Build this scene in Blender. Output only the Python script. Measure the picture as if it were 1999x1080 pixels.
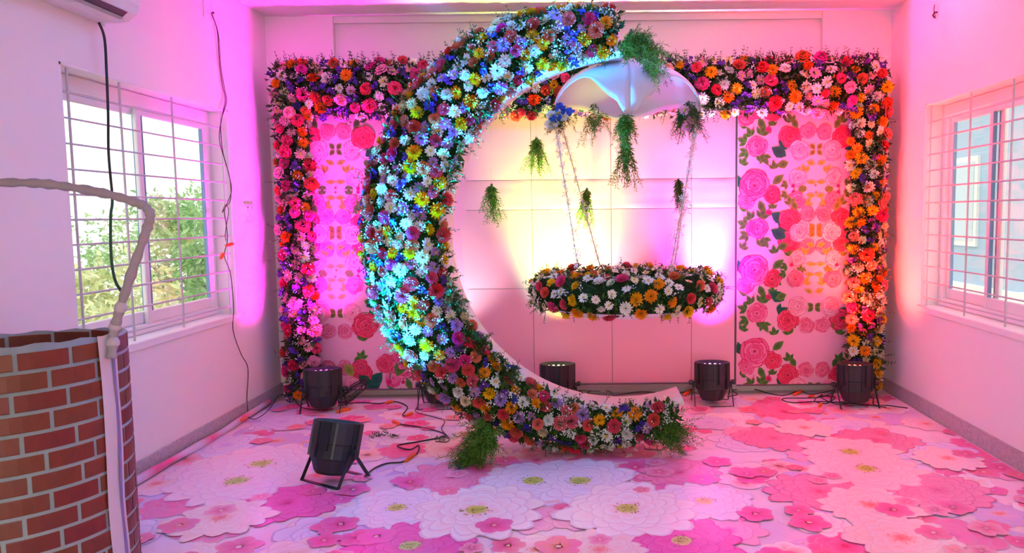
import bpy, math, random
from mathutils import Vector, Matrix, Euler, Quaternion
random.seed(11)
R_ = math.radians
PI = math.pi
scene = bpy.context.scene
COL = scene.collection
for o in list(bpy.data.objects):
    bpy.data.objects.remove(o)

# ------------------------------------------------------------------ camera
F, CX, CY, CAMH = 1444.0, 1147.0, 540.0, 1.42
CROT = Matrix.Rotation(R_(90 - 4.8), 4, 'X') @ Matrix.Rotation(R_(-0.6), 4, 'Z')
cam_d = bpy.data.cameras.new('camera')
cam_d.sensor_width = 36.0
cam_d.sensor_fit = 'HORIZONTAL'
cam_d.lens = F / 1999.0 * 36.0
cam_d.shift_x = -(CX - 999.5) / 1999.0
cam_d.clip_start = 0.05
cam = bpy.data.objects.new('camera', cam_d)
COL.objects.link(cam)
cam.matrix_world = Matrix.Translation((0, 0, CAMH)) @ CROT
scene.camera = cam

# ------------------------------------------------------------------ world, added fill light, exposure
world = bpy.data.worlds.new('overcast_sky')
scene.world = world
world.use_nodes = True
bg = world.node_tree.nodes['Background']
bg.inputs['Color'].default_value = (1.0, 0.97, 0.92, 1)
bg.inputs['Strength'].default_value = 1.6
fill = bpy.data.lights.new('rear_fill', 'AREA')          # fill light added behind the camera to brighten the room
fill.shape = 'RECTANGLE'
fill.size, fill.size_y = 2.4, 2.2
fill.energy = 24
fill.color = (1.0, 0.9, 0.84)
fill_o = bpy.data.objects.new('rear_fill', fill)
COL.objects.link(fill_o)
fill_o.location = (0, -1.6, 1.2)
fill_o.rotation_euler = (R_(90), 0, 0)
scene.view_settings.view_transform = 'Standard'
scene.view_settings.look = 'None'
scene.view_settings.exposure = 0.4
scene.view_settings.gamma = 1.0
scene.view_settings.use_curve_mapping = False

# ------------------------------------------------------------------ helpers
def ray(px, py):
    return (CROT.to_3x3() @ Vector(((px - CX) / F, -(py - CY) / F, -1)))
def at(px, py, Y):
    d = ray(px, py); t = Y / d.y
    return Vector((d.x * t, Y, CAMH + d.z * t))
def onfloor(px, py, z=0.0):
    d = ray(px, py); t = (z - CAMH) / d.z
    return Vector((d.x * t, d.y * t, z))
def onside(px, py, X):
    d = ray(px, py); t = X / d.x
    return Vector((X, d.y * t, CAMH + d.z * t))

def srgb(r, g, b):
    f = lambda c: (c / 255 / 12.92) if c / 255 <= .04045 else ((c / 255 + .055) / 1.055) ** 2.4
    return (f(r), f(g), f(b), 1)

MATS = {}
def mat(name, col, rough=.6, spec=.4, metal=0, jit=0, attr=False, noise=0, nscale=8, bump=0, bscale=40, coat=0, sheen=0, trans=0):
    if name in MATS: return MATS[name]
    m = bpy.data.materials.new(name); m.use_nodes = True
    nt = m.node_tree; b = nt.nodes['Principled BSDF']
    b.inputs['Base Color'].default_value = col
    b.inputs['Roughness'].default_value = rough
    b.inputs['Specular IOR Level'].default_value = spec
    b.inputs['Metallic'].default_value = metal
    b.inputs['Coat Weight'].default_value = coat
    b.inputs['Coat Roughness'].default_value = .12
    b.inputs['Sheen Weight'].default_value = sheen
    src = None
    if attr:
        a = nt.nodes.new('ShaderNodeAttribute'); a.attribute_name = 'col'
        src = a.outputs['Color']
    if jit:
        oi = nt.nodes.new('ShaderNodeObjectInfo')
        hs = nt.nodes.new('ShaderNodeHueSaturation')
        mr = nt.nodes.new('ShaderNodeMapRange')
        mr.inputs['To Min'].default_value = .5 - jit * .06; mr.inputs['To Max'].default_value = .5 + jit * .06
        nt.links.new(oi.outputs['Random'], mr.inputs['Value'])
        nt.links.new(mr.outputs['Result'], hs.inputs['Hue'])
        w = nt.nodes.new('ShaderNodeTexWhiteNoise'); w.noise_dimensions = '1D'
        nt.links.new(oi.outputs['Random'], w.inputs['W'])
        mv = nt.nodes.new('ShaderNodeMapRange')
        mv.inputs['To Min'].default_value = 1 - jit * .3; mv.inputs['To Max'].default_value = 1 + jit * .12
        nt.links.new(w.outputs['Value'], mv.inputs['Value'])
        nt.links.new(mv.outputs['Result'], hs.inputs['Value'])
        if src: nt.links.new(src, hs.inputs['Color'])
        else: hs.inputs['Color'].default_value = col
        src = hs.outputs['Color']
    if noise:
        tc = nt.nodes.new('ShaderNodeTexCoord')
        n = nt.nodes.new('ShaderNodeTexNoise'); n.inputs['Scale'].default_value = nscale; n.inputs['Detail'].default_value = 5
        nt.links.new(tc.outputs['Object'], n.inputs['Vector'])
        mx = nt.nodes.new('ShaderNodeMix'); mx.data_type = 'RGBA'; mx.blend_type = 'MULTIPLY'
        mx.inputs['Factor'].default_value = noise
        if src: nt.links.new(src, mx.inputs['A'])
        else: mx.inputs['A'].default_value = col
        cr = nt.nodes.new('ShaderNodeValToRGB')
        cr.color_ramp.elements[0].position = .3; cr.color_ramp.elements[0].color = (.45, .45, .45, 1)
        cr.color_ramp.elements[1].position = .65
        nt.links.new(n.outputs['Fac'], cr.inputs['Fac']); nt.links.new(cr.outputs['Color'], mx.inputs['B'])
        src = mx.outputs['Result']
    if src: nt.links.new(src, b.inputs['Base Color'])
    if bump:
        tc = nt.nodes.new('ShaderNodeTexCoord')
        n = nt.nodes.new('ShaderNodeTexNoise'); n.inputs['Scale'].default_value = bscale; n.inputs['Detail'].default_value = 4
        nt.links.new(tc.outputs['Object'], n.inputs['Vector'])
        bp = nt.nodes.new('ShaderNodeBump'); bp.inputs['Strength'].default_value = bump; bp.inputs['Distance'].default_value = .02
        nt.links.new(n.outputs['Fac'], bp.inputs['Height']); nt.links.new(bp.outputs['Normal'], b.inputs['Normal'])
    if trans:
        out = nt.nodes['Material Output']
        t = nt.nodes.new('ShaderNodeBsdfTranslucent'); ms = nt.nodes.new('ShaderNodeMixShader')
        ms.inputs[0].default_value = trans
        if src: nt.links.new(src, t.inputs['Color'])
        else: t.inputs['Color'].default_value = col
        nt.links.new(b.outputs[0], ms.inputs[1]); nt.links.new(t.outputs[0], ms.inputs[2]); nt.links.new(ms.outputs[0], out.inputs['Surface'])
    MATS[name] = m
    return m

def tag(o, label=None, cat=None, group=None, kind=None):
    if label: o['label'] = label
    if cat: o['category'] = cat
    if group: o['group'] = group
    if kind: o['kind'] = kind
    return o
def empty(name, loc, rz=0):
    o = bpy.data.objects.new(name, None); COL.objects.link(o)
    o.location = loc; o.rotation_euler = (0, 0, rz); o.empty_display_size = .1
    return o
def link(name, me, parent=None, loc=(0, 0, 0), rot=None):
    o = bpy.data.objects.new(name, me); COL.objects.link(o)
    o.parent = parent; o.location = loc
    if rot is not None:
        o.rotation_mode = 'QUATERNION'; o.rotation_quaternion = rot
    return o

class MB:
    def __init__(s): s.v = []; s.f = []; s.mi = []; s.c = []; s.has_c = False
    def add(s, vs, fs, mi=0, col=None):
        n = len(s.v); s.v += [tuple(v) for v in vs]
        s.f += [tuple(i + n for i in f) for f in fs]; s.mi += [mi] * len(fs)
        if col is not None: s.has_c = True
        s.c += [col or (1, 1, 1, 1)] * len(vs)
    def fan(s, pts, c0, center, cedge):
        s.has_c = True; n = len(s.v)
        s.v.append(tuple(center)); s.c.append(c0)
        for p in pts: s.v.append(tuple(p)); s.c.append(cedge)
        k = len(pts)
        for i in range(k): s.f.append((n, n + 1 + i, n + 1 + (i + 1) % k)); s.mi.append(0)
    def box(s, lo, hi, mi=0):
        x0, y0, z0 = lo; x1, y1, z1 = hi
        s.add([(x0, y0, z0), (x1, y0, z0), (x1, y1, z0), (x0, y1, z0), (x0, y0, z1), (x1, y0, z1), (x1, y1, z1), (x0, y1, z1)],
              [(0, 3, 2, 1), (4, 5, 6, 7), (0, 1, 5, 4), (1, 2, 6, 5), (2, 3, 7, 6), (3, 0, 4, 7)], mi)
    def cbox(s, c, d, mi=0): s.box([c[i] - d[i] / 2 for i in range(3)], [c[i] + d[i] / 2 for i in range(3)], mi)
    def rbox(s, lo, hi, b, mi=0):       # box with chamfered long edges (along the longest axis)
        d = [hi[i] - lo[i] for i in range(3)]; ax = d.index(max(d)); o = [i for i in range(3) if i != ax]
        pr = []
        for (u, v, du, dv) in ((0, 0, b, 0), (1, 0, -b, 0), (1, 0, 0, b), (1, 1, 0, -b), (1, 1, -b, 0), (0, 1, b, 0), (0, 1, 0, -b), (0, 0, 0, b)):
            pr.append(((hi if u else lo)[o[0]] + du, (hi if v else lo)[o[1]] + dv))
        vs = []
        for e in (lo[ax], hi[ax]):
            for q in pr:
                p = [0, 0, 0]; p[ax] = e; p[o[0]] = q[0]; p[o[1]] = q[1]; vs.append(p)
        s.add(vs, [(i, (i + 1) % 8, 8 + (i + 1) % 8, 8 + i) for i in range(8)] + [tuple(range(7, -1, -1)), tuple(range(8, 16))], mi)
    def tube(s, pts, r, n=6, mi=0, col=None, cap=True):
        pts = [Vector(p) for p in pts]; k = len(pts); vs = []
        rr = r if isinstance(r, (list, tuple)) else [r] * k
        up = None
        for i, p in enumerate(pts):
            t = (pts[min(i + 1, k - 1)] - pts[max(i - 1, 0)])
            if t.length < 1e-9: t = Vector((0, 0, 1))
            t.normalize()
            if up is None: up = t.orthogonal().normalized()
            up = (up - t * up.dot(t))
            up = up.normalized() if up.length > 1e-6 else t.orthogonal().normalized()
            w = t.cross(up)
            for j in range(n):
                a = 2 * PI * j / n; vs.append(p + (up * math.cos(a) + w * math.sin(a)) * rr[i])
        fs = [(i * n + j, i * n + (j + 1) % n, (i + 1) * n + (j + 1) % n, (i + 1) * n + j) for i in range(k - 1) for j in range(n)]
        if cap: fs += [tuple(range(n - 1, -1, -1)), tuple(range((k - 1) * n, k * n))]
        s.add(vs, fs, mi, col)
    def lathe(s, prof, n=20, c=(0, 0, 0), mi=0):
        vs = []
        for (r, z) in prof:
            for j in range(n):
                a = 2 * PI * j / n; vs.append((c[0] + r * math.cos(a), c[1] + r * math.sin(a), c[2] + z))
        k = len(prof)
        fs = [(i * n + j, i * n + (j + 1) % n, (i + 1) * n + (j + 1) % n, (i + 1) * n + j) for i in range(k - 1) for j in range(n)]
        fs += [tuple(range(n - 1, -1, -1)), tuple(range((k - 1) * n, k * n))]
        s.add(vs, fs, mi)
    def mesh(s, name, mats, off=None, smooth=False):
        me = bpy.data.meshes.new(name)
        vs = s.v if off is None else [(v[0] - off[0], v[1] - off[1], v[2] - off[2]) for v in s.v]
        me.from_pydata(vs, [], s.f)
        for m in (mats if isinstance(mats, (list, tuple)) else [mats]): me.materials.append(m)
        me.polygons.foreach_set('material_index', s.mi)
        if s.has_c:
            a = me.color_attributes.new('col', 'FLOAT_COLOR', 'POINT')
            a.data.foreach_set('color', [x for c in s.c for x in c])
        if smooth: me.polygons.foreach_set('use_smooth', [True] * len(me.polygons))
        me.update()
        return me
    def build(s, name, mats, root=None, smooth=False, parent=None):
        """one mesh object; root is the thing's Empty, vertices are given in world space"""
        off = None
        if root is not None: off = root.location
        o = link(name, s.mesh(name, mats, off, smooth), parent or root)
        return o

def spline(pts, n=6):
    pts = [Vector(p) for p in pts]; out = []
    for i in range(len(pts) - 1):
        p0 = pts[max(i - 1, 0)]; p1 = pts[i]; p2 = pts[i + 1]; p3 = pts[min(i + 2, len(pts) - 1)]
        for k in range(n):
            t = k / n
            out.append(.5 * ((2 * p1) + (p2 - p0) * t + (2 * p0 - 5 * p1 + 4 * p2 - p3) * t * t + (3 * p1 - p0 - 3 * p2 + p3) * t ** 3))
    out.append(pts[-1]); return out

# ------------------------------------------------------------------ materials
M_wall = mat('wall_paint', (.86, .78, .77, 1), .75, .25, bump=.05, bscale=30)
M_ceil = mat('ceiling_paint', (.86, .8, .79, 1), .8, .2)
M_skirt = mat('granite_skirting', (.5, .43, .43, 1), .5, .4, noise=.5, nscale=60)
M_tile = mat('beige_floor_tile', (.72, .55, .52, 1), .35, .4, noise=.12, nscale=5)
M_white = mat('white_window_frame', (.82, .79, .8, 1), .45, .4)
M_reveal = mat('white_reveal', (.84, .82, .81, 1), .6, .3)
M_steel = mat('grey_grille_steel', (.52, .5, .53, 1), .45, .5)
M_black = mat('black_plastic', (.012, .013, .016, 1), .42, .5)
M_blackm = mat('black_metal', (.016, .016, .018, 1), .6, .5, noise=.3, nscale=40)
M_cable = mat('black_cable', (.015, .013, .014, 1), .5, .4)
M_gcable = mat('green_cable', (.012, .07, .02, 1), .5, .4)
M_dcable = mat('maroon_cable', (.06, .012, .02, 1), .5, .4)
M_orange = mat('orange_plug', (.82, .1, .012, 1), .45, .4)
M_bluetrim = mat('blue_pane_gasket', (.2, .32, .48, 1), .5, .4)
M_white_plastic = mat('white_plastic', (.78, .74, .77, 1), .35, .5)
M_acdark = mat('dark_louver', (.05, .06, .055, 1), .4, .4)
M_leafA = mat('foliage_green', (.05, .14, .02, 1), .55, .3, attr=True, trans=.15)
M_cloth = mat('white_stretch_cloth', (.84, .77, .77, 1), .7, .2, bump=.12, bscale=14, sheen=.2)
M_pinkcloth = mat('pink_satin_cloth', (.86, .40, .47, 1), .6, .3, sheen=.2)
M_frame = mat('frame_tube', (.1, .09, .1, 1), .4, .5, metal=.6)
M_print = mat('printed_cloth', (1, 1, 1, 1), .65, .25, attr=True)
M_vinyl = mat('printed_vinyl_floor', (1, 1, 1, 1), .32, .45, attr=True, coat=.25)
M_foam = mat('floral_foam', (.015, .04, .012, 1), .9, .1, noise=.5, nscale=30)

def glass_mat():
    m = bpy.data.materials.new('window_glass'); m.use_nodes = True; nt = m.node_tree
    for n in list(nt.nodes): nt.nodes.remove(n)
    o = nt.nodes.new('ShaderNodeOutputMaterial'); t = nt.nodes.new('ShaderNodeBsdfTransparent'); g = nt.nodes.new('ShaderNodeBsdfGlossy')
    t.inputs['Color'].default_value = (.93, .96, .95, 1); g.inputs['Roughness'].default_value = .02
    mx = nt.nodes.new('ShaderNodeMixShader')
    mx.inputs[0].default_value = .05; nt.links.new(t.outputs[0], mx.inputs[1]); nt.links.new(g.outputs[0], mx.inputs[2]); nt.links.new(mx.outputs[0], o.inputs[0])
    return m
M_glass = glass_mat()

# ------------------------------------------------------------------ room shell
XL, XR, YB, ZC, Y0 = -2.46, 2.36, 5.88, 2.96, -1.4
WT = .2
WZ0, WZ1 = .74, 2.16
LY0, LY1 = 3.53, 5.16
RY0, RY1 = 3.40, 5.23

def struct(name, mb, m, label=None, smooth=False):
    o = mb.build(name, m, smooth=smooth); o['kind'] = 'structure'
    if label: o['label'] = label
    return o
mb = MB(); mb.box((XL - WT, Y0, -.12), (XR + WT, YB + WT, 0)); struct('floor', mb, M_tile, 'plain beige tile floor showing along the back wall')
mb = MB(); mb.box((XL - WT, Y0, ZC), (XR + WT, YB + WT, ZC + .15)); struct('ceiling', mb, M_ceil, 'white painted ceiling tinted pink by the coloured lamps')
mb = MB(); mb.box((XL - WT, YB, 0), (XR + WT, YB + WT, ZC)); struct('wall_back', mb, M_wall, 'painted back wall above the flower border')
def side_wall(name, xa, xb, y0, y1, label):
    mb = MB()
    mb.box((xa, Y0, 0), (xb, y0, ZC)); mb.box((xa, y1, 0), (xb, YB, ZC))
    mb.box((xa, y0, 0), (xb, y1, WZ0)); mb.box((xa, y0, WZ1), (xb, y1, ZC))
    struct(name, mb, M_wall, label)
side_wall('wall_left', XL - WT, XL, LY0, LY1, 'painted left wall with a barred window')
side_wall('wall_right', XR, XR + WT, RY0, RY1, 'painted right wall with a barred window')
mb = MB(); DX, DZ = 1.25, 2.35
mb.box((XL - WT, Y0 - .15, 0), (-DX, Y0, ZC)); mb.box((DX, Y0 - .15, 0), (XR + WT, Y0, ZC)); mb.box((-DX, Y0 - .15, DZ), (DX, Y0, ZC))
struct('wall_front', mb, M_wall, 'unseen wall with a wide doorway behind the viewer, added to cut ambient light')  # unseen wall and doorway, added to hold back sky light from behind
# columns beside the recessed middle of the back wall and the shallow band under the ceiling
for nm, xa, xb in (('trim_1', XL, at(655, 80, YB).x), ('trim_2', at(1602, 80, YB).x, XR)):
    mb = MB(); mb.box((xa, YB - .05, 0), (xb, YB, ZC)); struct(nm, mb, M_wall, 'shallow wall column beside the recess of the back wall')
mb = MB(); mb.box((at(655, 80, YB).x, YB - .03, ZC - .05), (at(1602, 80, YB).x, YB, ZC)); struct('trim_3', mb, M_wall, 'thin band under the ceiling along the back wall')
# skirting
mb = MB(); mb.box((XL, Y0, 0), (XL + .015, YB - .05, .105)); struct('baseboard_left', mb, M_skirt, 'grey stone skirting along the left wall')
mb = MB(); mb.box((XR - .015, Y0, 0), (XR, YB - .05, .105)); struct('baseboard_right', mb, M_skirt, 'grey stone skirting along the right wall')
mb = MB(); mb.box((XL + .02, YB - .062, 0), (XR - .02, YB - .05, .1)); struct('baseboard_back', mb, mat('pale_skirting', (.85, .7, .68, 1), .5, .3, noise=.1, nscale=30), 'pale skirting along the back wall')

def window(name, X, sgn, y0, y1, label, stiles, nb, verts, sash):
    """X = inner wall face; sgn=-1: the wall lies towards -x"""
    root = empty(name, (X, (y0 + y1) / 2, WZ0)); root['kind'] = 'structure'; root['label'] = label
    def B(nm, lo, hi, m, ch=None):
        mb = MB(); l = [min(lo[i], hi[i]) for i in range(3)]; h = [max(lo[i], hi[i]) for i in range(3)]
        if ch: mb.rbox(l, h, ch)
        else: mb.box(l, h)
        return mb.build(nm, m, root)
    xi = X + sgn * .002; xo = X + sgn * .125
    B('reveal', (X + sgn * .001, y1 - .012, WZ0), (X + sgn * WT, y1, WZ1), M_reveal)
    B('reveal', (X + sgn * .001, y0, WZ0), (X + sgn * WT, y0 + .012, WZ1), M_reveal)
    B('soffit', (X + sgn * .001, y0, WZ1 - .012), (X + sgn * WT, y1, WZ1), M_reveal)
    B('sill', (X - sgn * .012, y0 - .02, WZ0 - .035), (X + sgn * WT, y1 + .015, WZ0 + .012), M_reveal, .006)
    # outer frame
    f = .055
    for lo, hi in (((xo, y0 + .012, WZ0 + .012), (xo + sgn * .05, y0 + .012 + f, WZ1 - .012)), ((xo, y1 - .012 - f, WZ0 + .012), (xo + sgn * .05, y1 - .012, WZ1 - .012)),
                   ((xo - sgn * .0012, y0 + .0125, WZ1 - .012 - f * 1.5), (xo + sgn * .0488, y1 - .0125, WZ1 - .0125)), ((xo - sgn * .0012, y0 + .0125, WZ0 + .0125), (xo + sgn * .0488, y1 - .0125, WZ0 + .012 + f))):
        B('window_frame', lo, hi, M_white, .008)
    # sashes with panes
    for (a, b, dx) in sash:
        x2 = xo + sgn * dx; s = .045; z0 = WZ0 + .012 + f; z1 = WZ1 - .012 - f * 1.5
        for lo, hi in (((x2, a, z0), (x2 + sgn * .025, a + s, z1)), ((x2, b - s, z0), (x2 + sgn * .025, b, z1)),
                       ((x2 + sgn * .0012, a + .0007, z0 + .0007), (x2 + sgn * .0238, b - .0007, z0 + s * 1.6)), ((x2 + sgn * .0012, a + .0007, z1 - s), (x2 + sgn * .0238, b - .0007, z1 - .0007))):
            B('sash_bar', lo, hi, M_white, .005)
        for yy in (a + s, b - s - .008):
            B('gasket', (x2 - sgn * .002, yy + .0004, z0 + s * 1.6), (x2 + sgn * .0195, yy + .0076, z1 - s - .001), M_bluetrim)
        B('pane', (x2 + sgn * .010, a + s, z0 + s * 1.6), (x2 + sgn * .014, b - s, z1 - s), M_glass)
    # grille: rods at the inner face
    gx = X + sgn * .03
    for i in range(nb):
        z = WZ0 + .07 + (WZ1 - WZ0 - .2) * i / (nb - 1)
        mb = MB(); mb.tube([(gx, y0 + .005, z), (gx, y1 - .005, z)], .0055, 6); mb.build('grille_bar', M_steel, root)
    for y in verts:
        mb = MB(); mb.box((gx - .004, y - .005, WZ0 + .01), (gx + .004, y + .005, WZ1 - .01)); mb.build('grille_upright', M_steel, root)
    return root
window('window_1', XL, -1, LY0, LY1, 'white framed window with steel bars on the left wall', None, 11, (3.62, 4.02, 4.52, 5.12),
       ((3.597, 4.40, .028), (4.32, 5.09, .002)))
window('window_2', XR, 1, RY0, RY1, 'white framed window with steel bars on the right wall', None, 12, (3.6, 4.2, 4.66, 5.19),
       ((3.47, 4.62, .002), (4.50, 5.16, .028)))

# ------------------------------------------------------------------ flat prints (floor sheet and backdrop panels)
class Print:
    """flat printed motifs: layered vector shapes; fmap(u, v, h) gives the point on the printed sheet"""
    def __init__(s, fmap, clip=None):
        s.mb = MB(); s.fmap = fmap; s.h = s.b = .0003; s.clip = clip
        s.rnd = random.Random(5)
    def start(s, step=.000004): s.b += step; s.h = s.b + s.rnd.uniform(0, 9e-6)
    def shape(s, pts, c0, c, cedge):
        s.h += .000007 * s.rnd.uniform(.7, 1.3)
        if s.clip:
            cl = s.clip
            pts = [(min(max(p[0], cl[0]), cl[1]), min(max(p[1], cl[2]), cl[3])) for p in pts]
            c = (min(max(c[0], cl[0]), cl[1]), min(max(c[1], cl[2]), cl[3]))
        s.mb.fan([s.fmap(p[0], p[1], s.h) for p in pts], c0, s.fmap(c[0], c[1], s.h), cedge)
    def petal(s, o, a, L, W, c0, c1, line=None, wav=.05, n=12, start=0.0):
        ca, sa = math.cos(a), math.sin(a); pts = []; r = s.rnd
        for k in range(n):
            t = -PI * .86 + 2 * PI * .86 * k / (n - 1)
            j = 1 + r.uniform(-wav, wav)
            x = start + (L - start) * (.55 + .45 * math.cos(t) * j); y = W * .5 * math.sin(t) * j
            pts.append((o[0] + x * ca - y * sa, o[1] + x * sa + y * ca))
        b = (o[0] + start * ca, o[1] + start * sa)
        if line:
            e = 1.05
            s.shape([((p[0] - o[0]) * e + o[0] - sa * 0, (p[1] - o[1]) * e + o[1]) for p in pts], line, b, line)
        s.shape(pts, c0, b, c1)
    def disc(s, o, r, c0, c1, n=10, wav=.1):
        s.shape([(o[0] + r * math.cos(2 * PI * k / n) * (1 + s.rnd.uniform(-wav, wav)), o[1] + r * math.sin(2 * PI * k / n) * (1 + s.rnd.uniform(-wav, wav))) for k in range(n)], c0, o, c1)
    def leaf(s, o, a, L, W, c0, c1, vein=None):
        s.start()
        ca, sa = math.cos(a), math.sin(a)
        pr = [(0, 0), (.2, .32), (.45, .5), (.7, .36), (1, 0), (.7, -.36), (.45, -.5), (.2, -.32)]
        T = lambda x, y: (o[0] + x * L * ca - y * W * sa, o[1] + x * L * sa + y * W * ca)
        s.shape([T(*p) for p in pr], c0, T(.45, 0), c1)
        if vein:
            s.shape([T(0, .02), T(.95, 0), T(0, -.02)], vein, T(.3, 0), vein)
            for q in (.25, .45, .65):
                for sg in (1, -1): s.shape([T(q, .012), T(q + .17, sg * .3), T(q + .03, -.012)], vein, T(q + .05, sg * .05), vein)
    def peony(s, o, r, base, edge, line, core, rings=((14, 1, .46), (12, .80, .42), (10, .60, .36), (7, .42, .3)), step=.000004):
        s.start(step)
        for (n, L, W) in rings:
            a0 = s.rnd.uniform(0, 6)
            for k in range(n):
                s.petal(o, a0 + 2 * PI * k / n + s.rnd.uniform(-.12, .12), r * L * s.rnd.uniform(.86, 1.08), r * W * s.rnd.uniform(.85, 1.15), base, edge, line)
        if not core: s.disc(o, r * .06, base, base, 9)
        if core:
            s.disc(o, r * .17, core[0], core[1], 12)
            for k in range(26):
                a = s.rnd.uniform(0, 2 * PI); q = r * s.rnd.uniform(.04, .25)
                s.disc((o[0] + q * math.cos(a), o[1] + q * math.sin(a)), r * .018, core[2], core[2], 5)
    def blossom(s, o, r, c0, c1, core, n=5):
        s.start()
        a0 = s.rnd.uniform(0, 6)
        for k in range(n): s.petal(o, a0 + 2 * PI * k / n, r, r * .9, c0, c1, None, .09)
        s.disc(o, r * .13, core, core, 7)
    def rose(s, o, r, dark, mid, light, flip=1):
        s.start(.00002)
        R = s.rnd
        s.disc(o, r * .8, dark, dark, 14, .12)
        N = 19; a = R.uniform(0, 6)
        for k in range(N):
            f = k / (N - 1); a += 2.4 + R.uniform(-.2, .2); rd = .60 * (1 - f) ** .9 + .05; z = (.52 * (1 - f) + .17) * R.uniform(.9, 1.1)
            c = (o[0] + r * rd * math.cos(a), o[1] + r * rd * math.sin(a)); kk = R.uniform(.25, 1.0)
            lt = [mid[i] + (light[i] - mid[i]) * kk for i in range(3)] + [1]
            pts = []
            for i in range(12):
                t = 2 * PI * i / 12; u, v = math.cos(t) * .5, math.sin(t) * .92
                pts.append((c[0] + r * z * (u * math.cos(a) - v * math.sin(a)) + r * R.uniform(-.02, .02), c[1] + r * z * (u * math.sin(a) + v * math.cos(a)) + r * R.uniform(-.02, .02)))
            b = (c[0] - r * z * .42 * math.cos(a), c[1] - r * z * .42 * math.sin(a))
            s.shape([((p[0] - c[0]) * 1.12 + c[0], (p[1] - c[1]) * 1.12 + c[1]) for p in pts], dark, b, tuple((dark[i] + mid[i]) / 2 for i in range(3)) + (1,))
            s.shape(pts, tuple(dark), b, tuple(lt))
        s.disc(o, r * .08, dark, dark, 6)

# floor sheet -------------------------------------------------------
SY0, SY1, SX0, SX1 = .6, 5.64, XL + .055, XR - .03
floor_mat = empty('floor_sheet', (0, 3.2, 0))
tag(floor_mat, 'glossy pink vinyl floor sheet printed with large pastel flowers', 'floor covering')
NX, NY = 64, 66
mb = MB(); mb.has_c = True
rn = random.Random(3)
blobs = [(rn.uniform(SX0, SX1), rn.uniform(2, SY1), rn.uniform(.15, .5), rn.choice([srgb(250, 205, 225), srgb(240, 222, 248), srgb(252, 228, 236), srgb(248, 170, 205), srgb(216, 190, 236)])) for _ in range(90)]
base = srgb(250, 226, 236)
for j in range(NY + 1):
    for i in range(NX + 1):
        x = SX0 + (SX1 - SX0) * i / NX; y = SY0 + (SY1 - SY0) * j / NY
        c = list(base)
        for (bx, by, br, bc) in blobs:
            d = ((x - bx) ** 2 + ((y - by) * 1.3) ** 2) / (br * br)
            if d < 4:
                w = .75 * math.exp(-d * 1.4)
                c = [c[k] * (1 - w) + bc[k] * w for k in range(3)] + [1]
        h = .004
        if x < -1.2 and y < 3.4:      # loose creased corner of the sheet beside the well
            h += .007 * max(0, math.sin(x * 13 + y * 7) * math.sin(y * 17 - x * 5)) * min(1, (3.4 - y) * 2) * min(1, (-1.2 - x) * 2)
        mb.v.append((x, y, h)); mb.c.append(tuple(c))
for j in range(NY):
    for i in range(NX):
        a = j * (NX + 1) + i; mb.f.append((a, a + 1, a + NX + 2, a + NX + 1)); mb.mi.append(0)
vin = mb.build('vinyl_sheet', M_vinyl, floor_mat, smooth=True)
nt = M_vinyl.node_tree; pb = nt.nodes['Principled BSDF']
tcn = nt.nodes.new('ShaderNodeTexCoord'); nz = nt.nodes.new('ShaderNodeTexNoise'); nz.inputs['Scale'].default_value = 5; nz.inputs['Detail'].default_value = 3
bpn = nt.nodes.new('ShaderNodeBump'); bpn.inputs['Strength'].default_value = .3; bpn.inputs['Distance'].default_value = .03
nt.links.new(tcn.outputs['Object'], nz.inputs['Vector']); nt.links.new(nz.outputs['Fac'], bpn.inputs['Height'])
nt.links.new(bpn.outputs['Normal'], pb.inputs['Normal']); nt.links.new(bpn.outputs['Normal'], pb.inputs['Coat Normal'])

pf = Print(lambda u, v, h: (u, v, .0045 + h), (SX0 + .01, SX1 - .01, SY0 + .01, SY1 - .01))
hot = srgb(232, 45, 115); pink = srgb(246, 110, 165); lpink = srgb(253, 190, 212); white = srgb(252, 246, 250); blush = srgb(250, 178, 170); coral = srgb(240, 100, 100)
lil = srgb(212, 184, 240); grey = srgb(214, 190, 214); rosel = srgb(236, 150, 185); deep = srgb(225, 50, 120); mag = srgb(245, 90, 180)
fr = random.Random(21)
# pale leaves underneath
for _ in range(190):
    x = fr.uniform(SX0, SX1); y = fr.uniform(2.3, SY1); L = fr.uniform(.14, .34)
    pf.leaf((x, y), fr.uniform(0, 6.28), L, L * fr.uniform(.35, .6), fr.choice([grey, lil, srgb(236, 214, 226), srgb(222, 205, 214)]), fr.choice([srgb(240, 220, 235), lil, srgb(246, 226, 232)]), srgb(196, 160, 186) if y < 4 else None)
# scattered blossoms and soft peonies
for i in range(420):
    x = fr.uniform(SX0, SX1); y = 2.3 + (SY1 - 2.3) * fr.random()
    k = fr.random()
    if k < .46: pf.blossom((x, y), fr.uniform(.05, .11), fr.choice([hot, coral, deep, mag]), fr.choice([srgb(246, 110, 165), srgb(244, 130, 160), pink]), srgb(255, 200, 190))
    elif k < .62: pf.blossom((x, y), fr.uniform(.08, .15), fr.choice([coral, blush]), fr.choice([srgb(252, 215, 215), lpink, white]), srgb(246, 120, 110), 6)
    elif k < .76: pf.peony((x, y), fr.uniform(.12, .2), fr.choice([hot, rosel, mag]), fr.choice([pink, srgb(248, 120, 170), lpink]), rosel, None, ((8, 1, .7), (7, .7, .6), (5, .42, .45)))
    elif k < .93: pf.peony((x, y), fr.uniform(.14, .22), fr.choice([blush, lpink]), fr.choice([white, srgb(253, 226, 230), lil]), srgb(238, 188, 205), (coral, blush, coral), ((8, 1, .7), (7, .7, .6)))
    else: pf.peony((x, y), fr.uniform(.16, .24), lil, srgb(240, 228, 250), srgb(205, 185, 230), None, ((8, 1, .7), (7, .7, .6), (5, .42, .45)))
core = (srgb(168, 176, 40), srgb(214, 208, 120), srgb(128, 120, 20))
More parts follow.
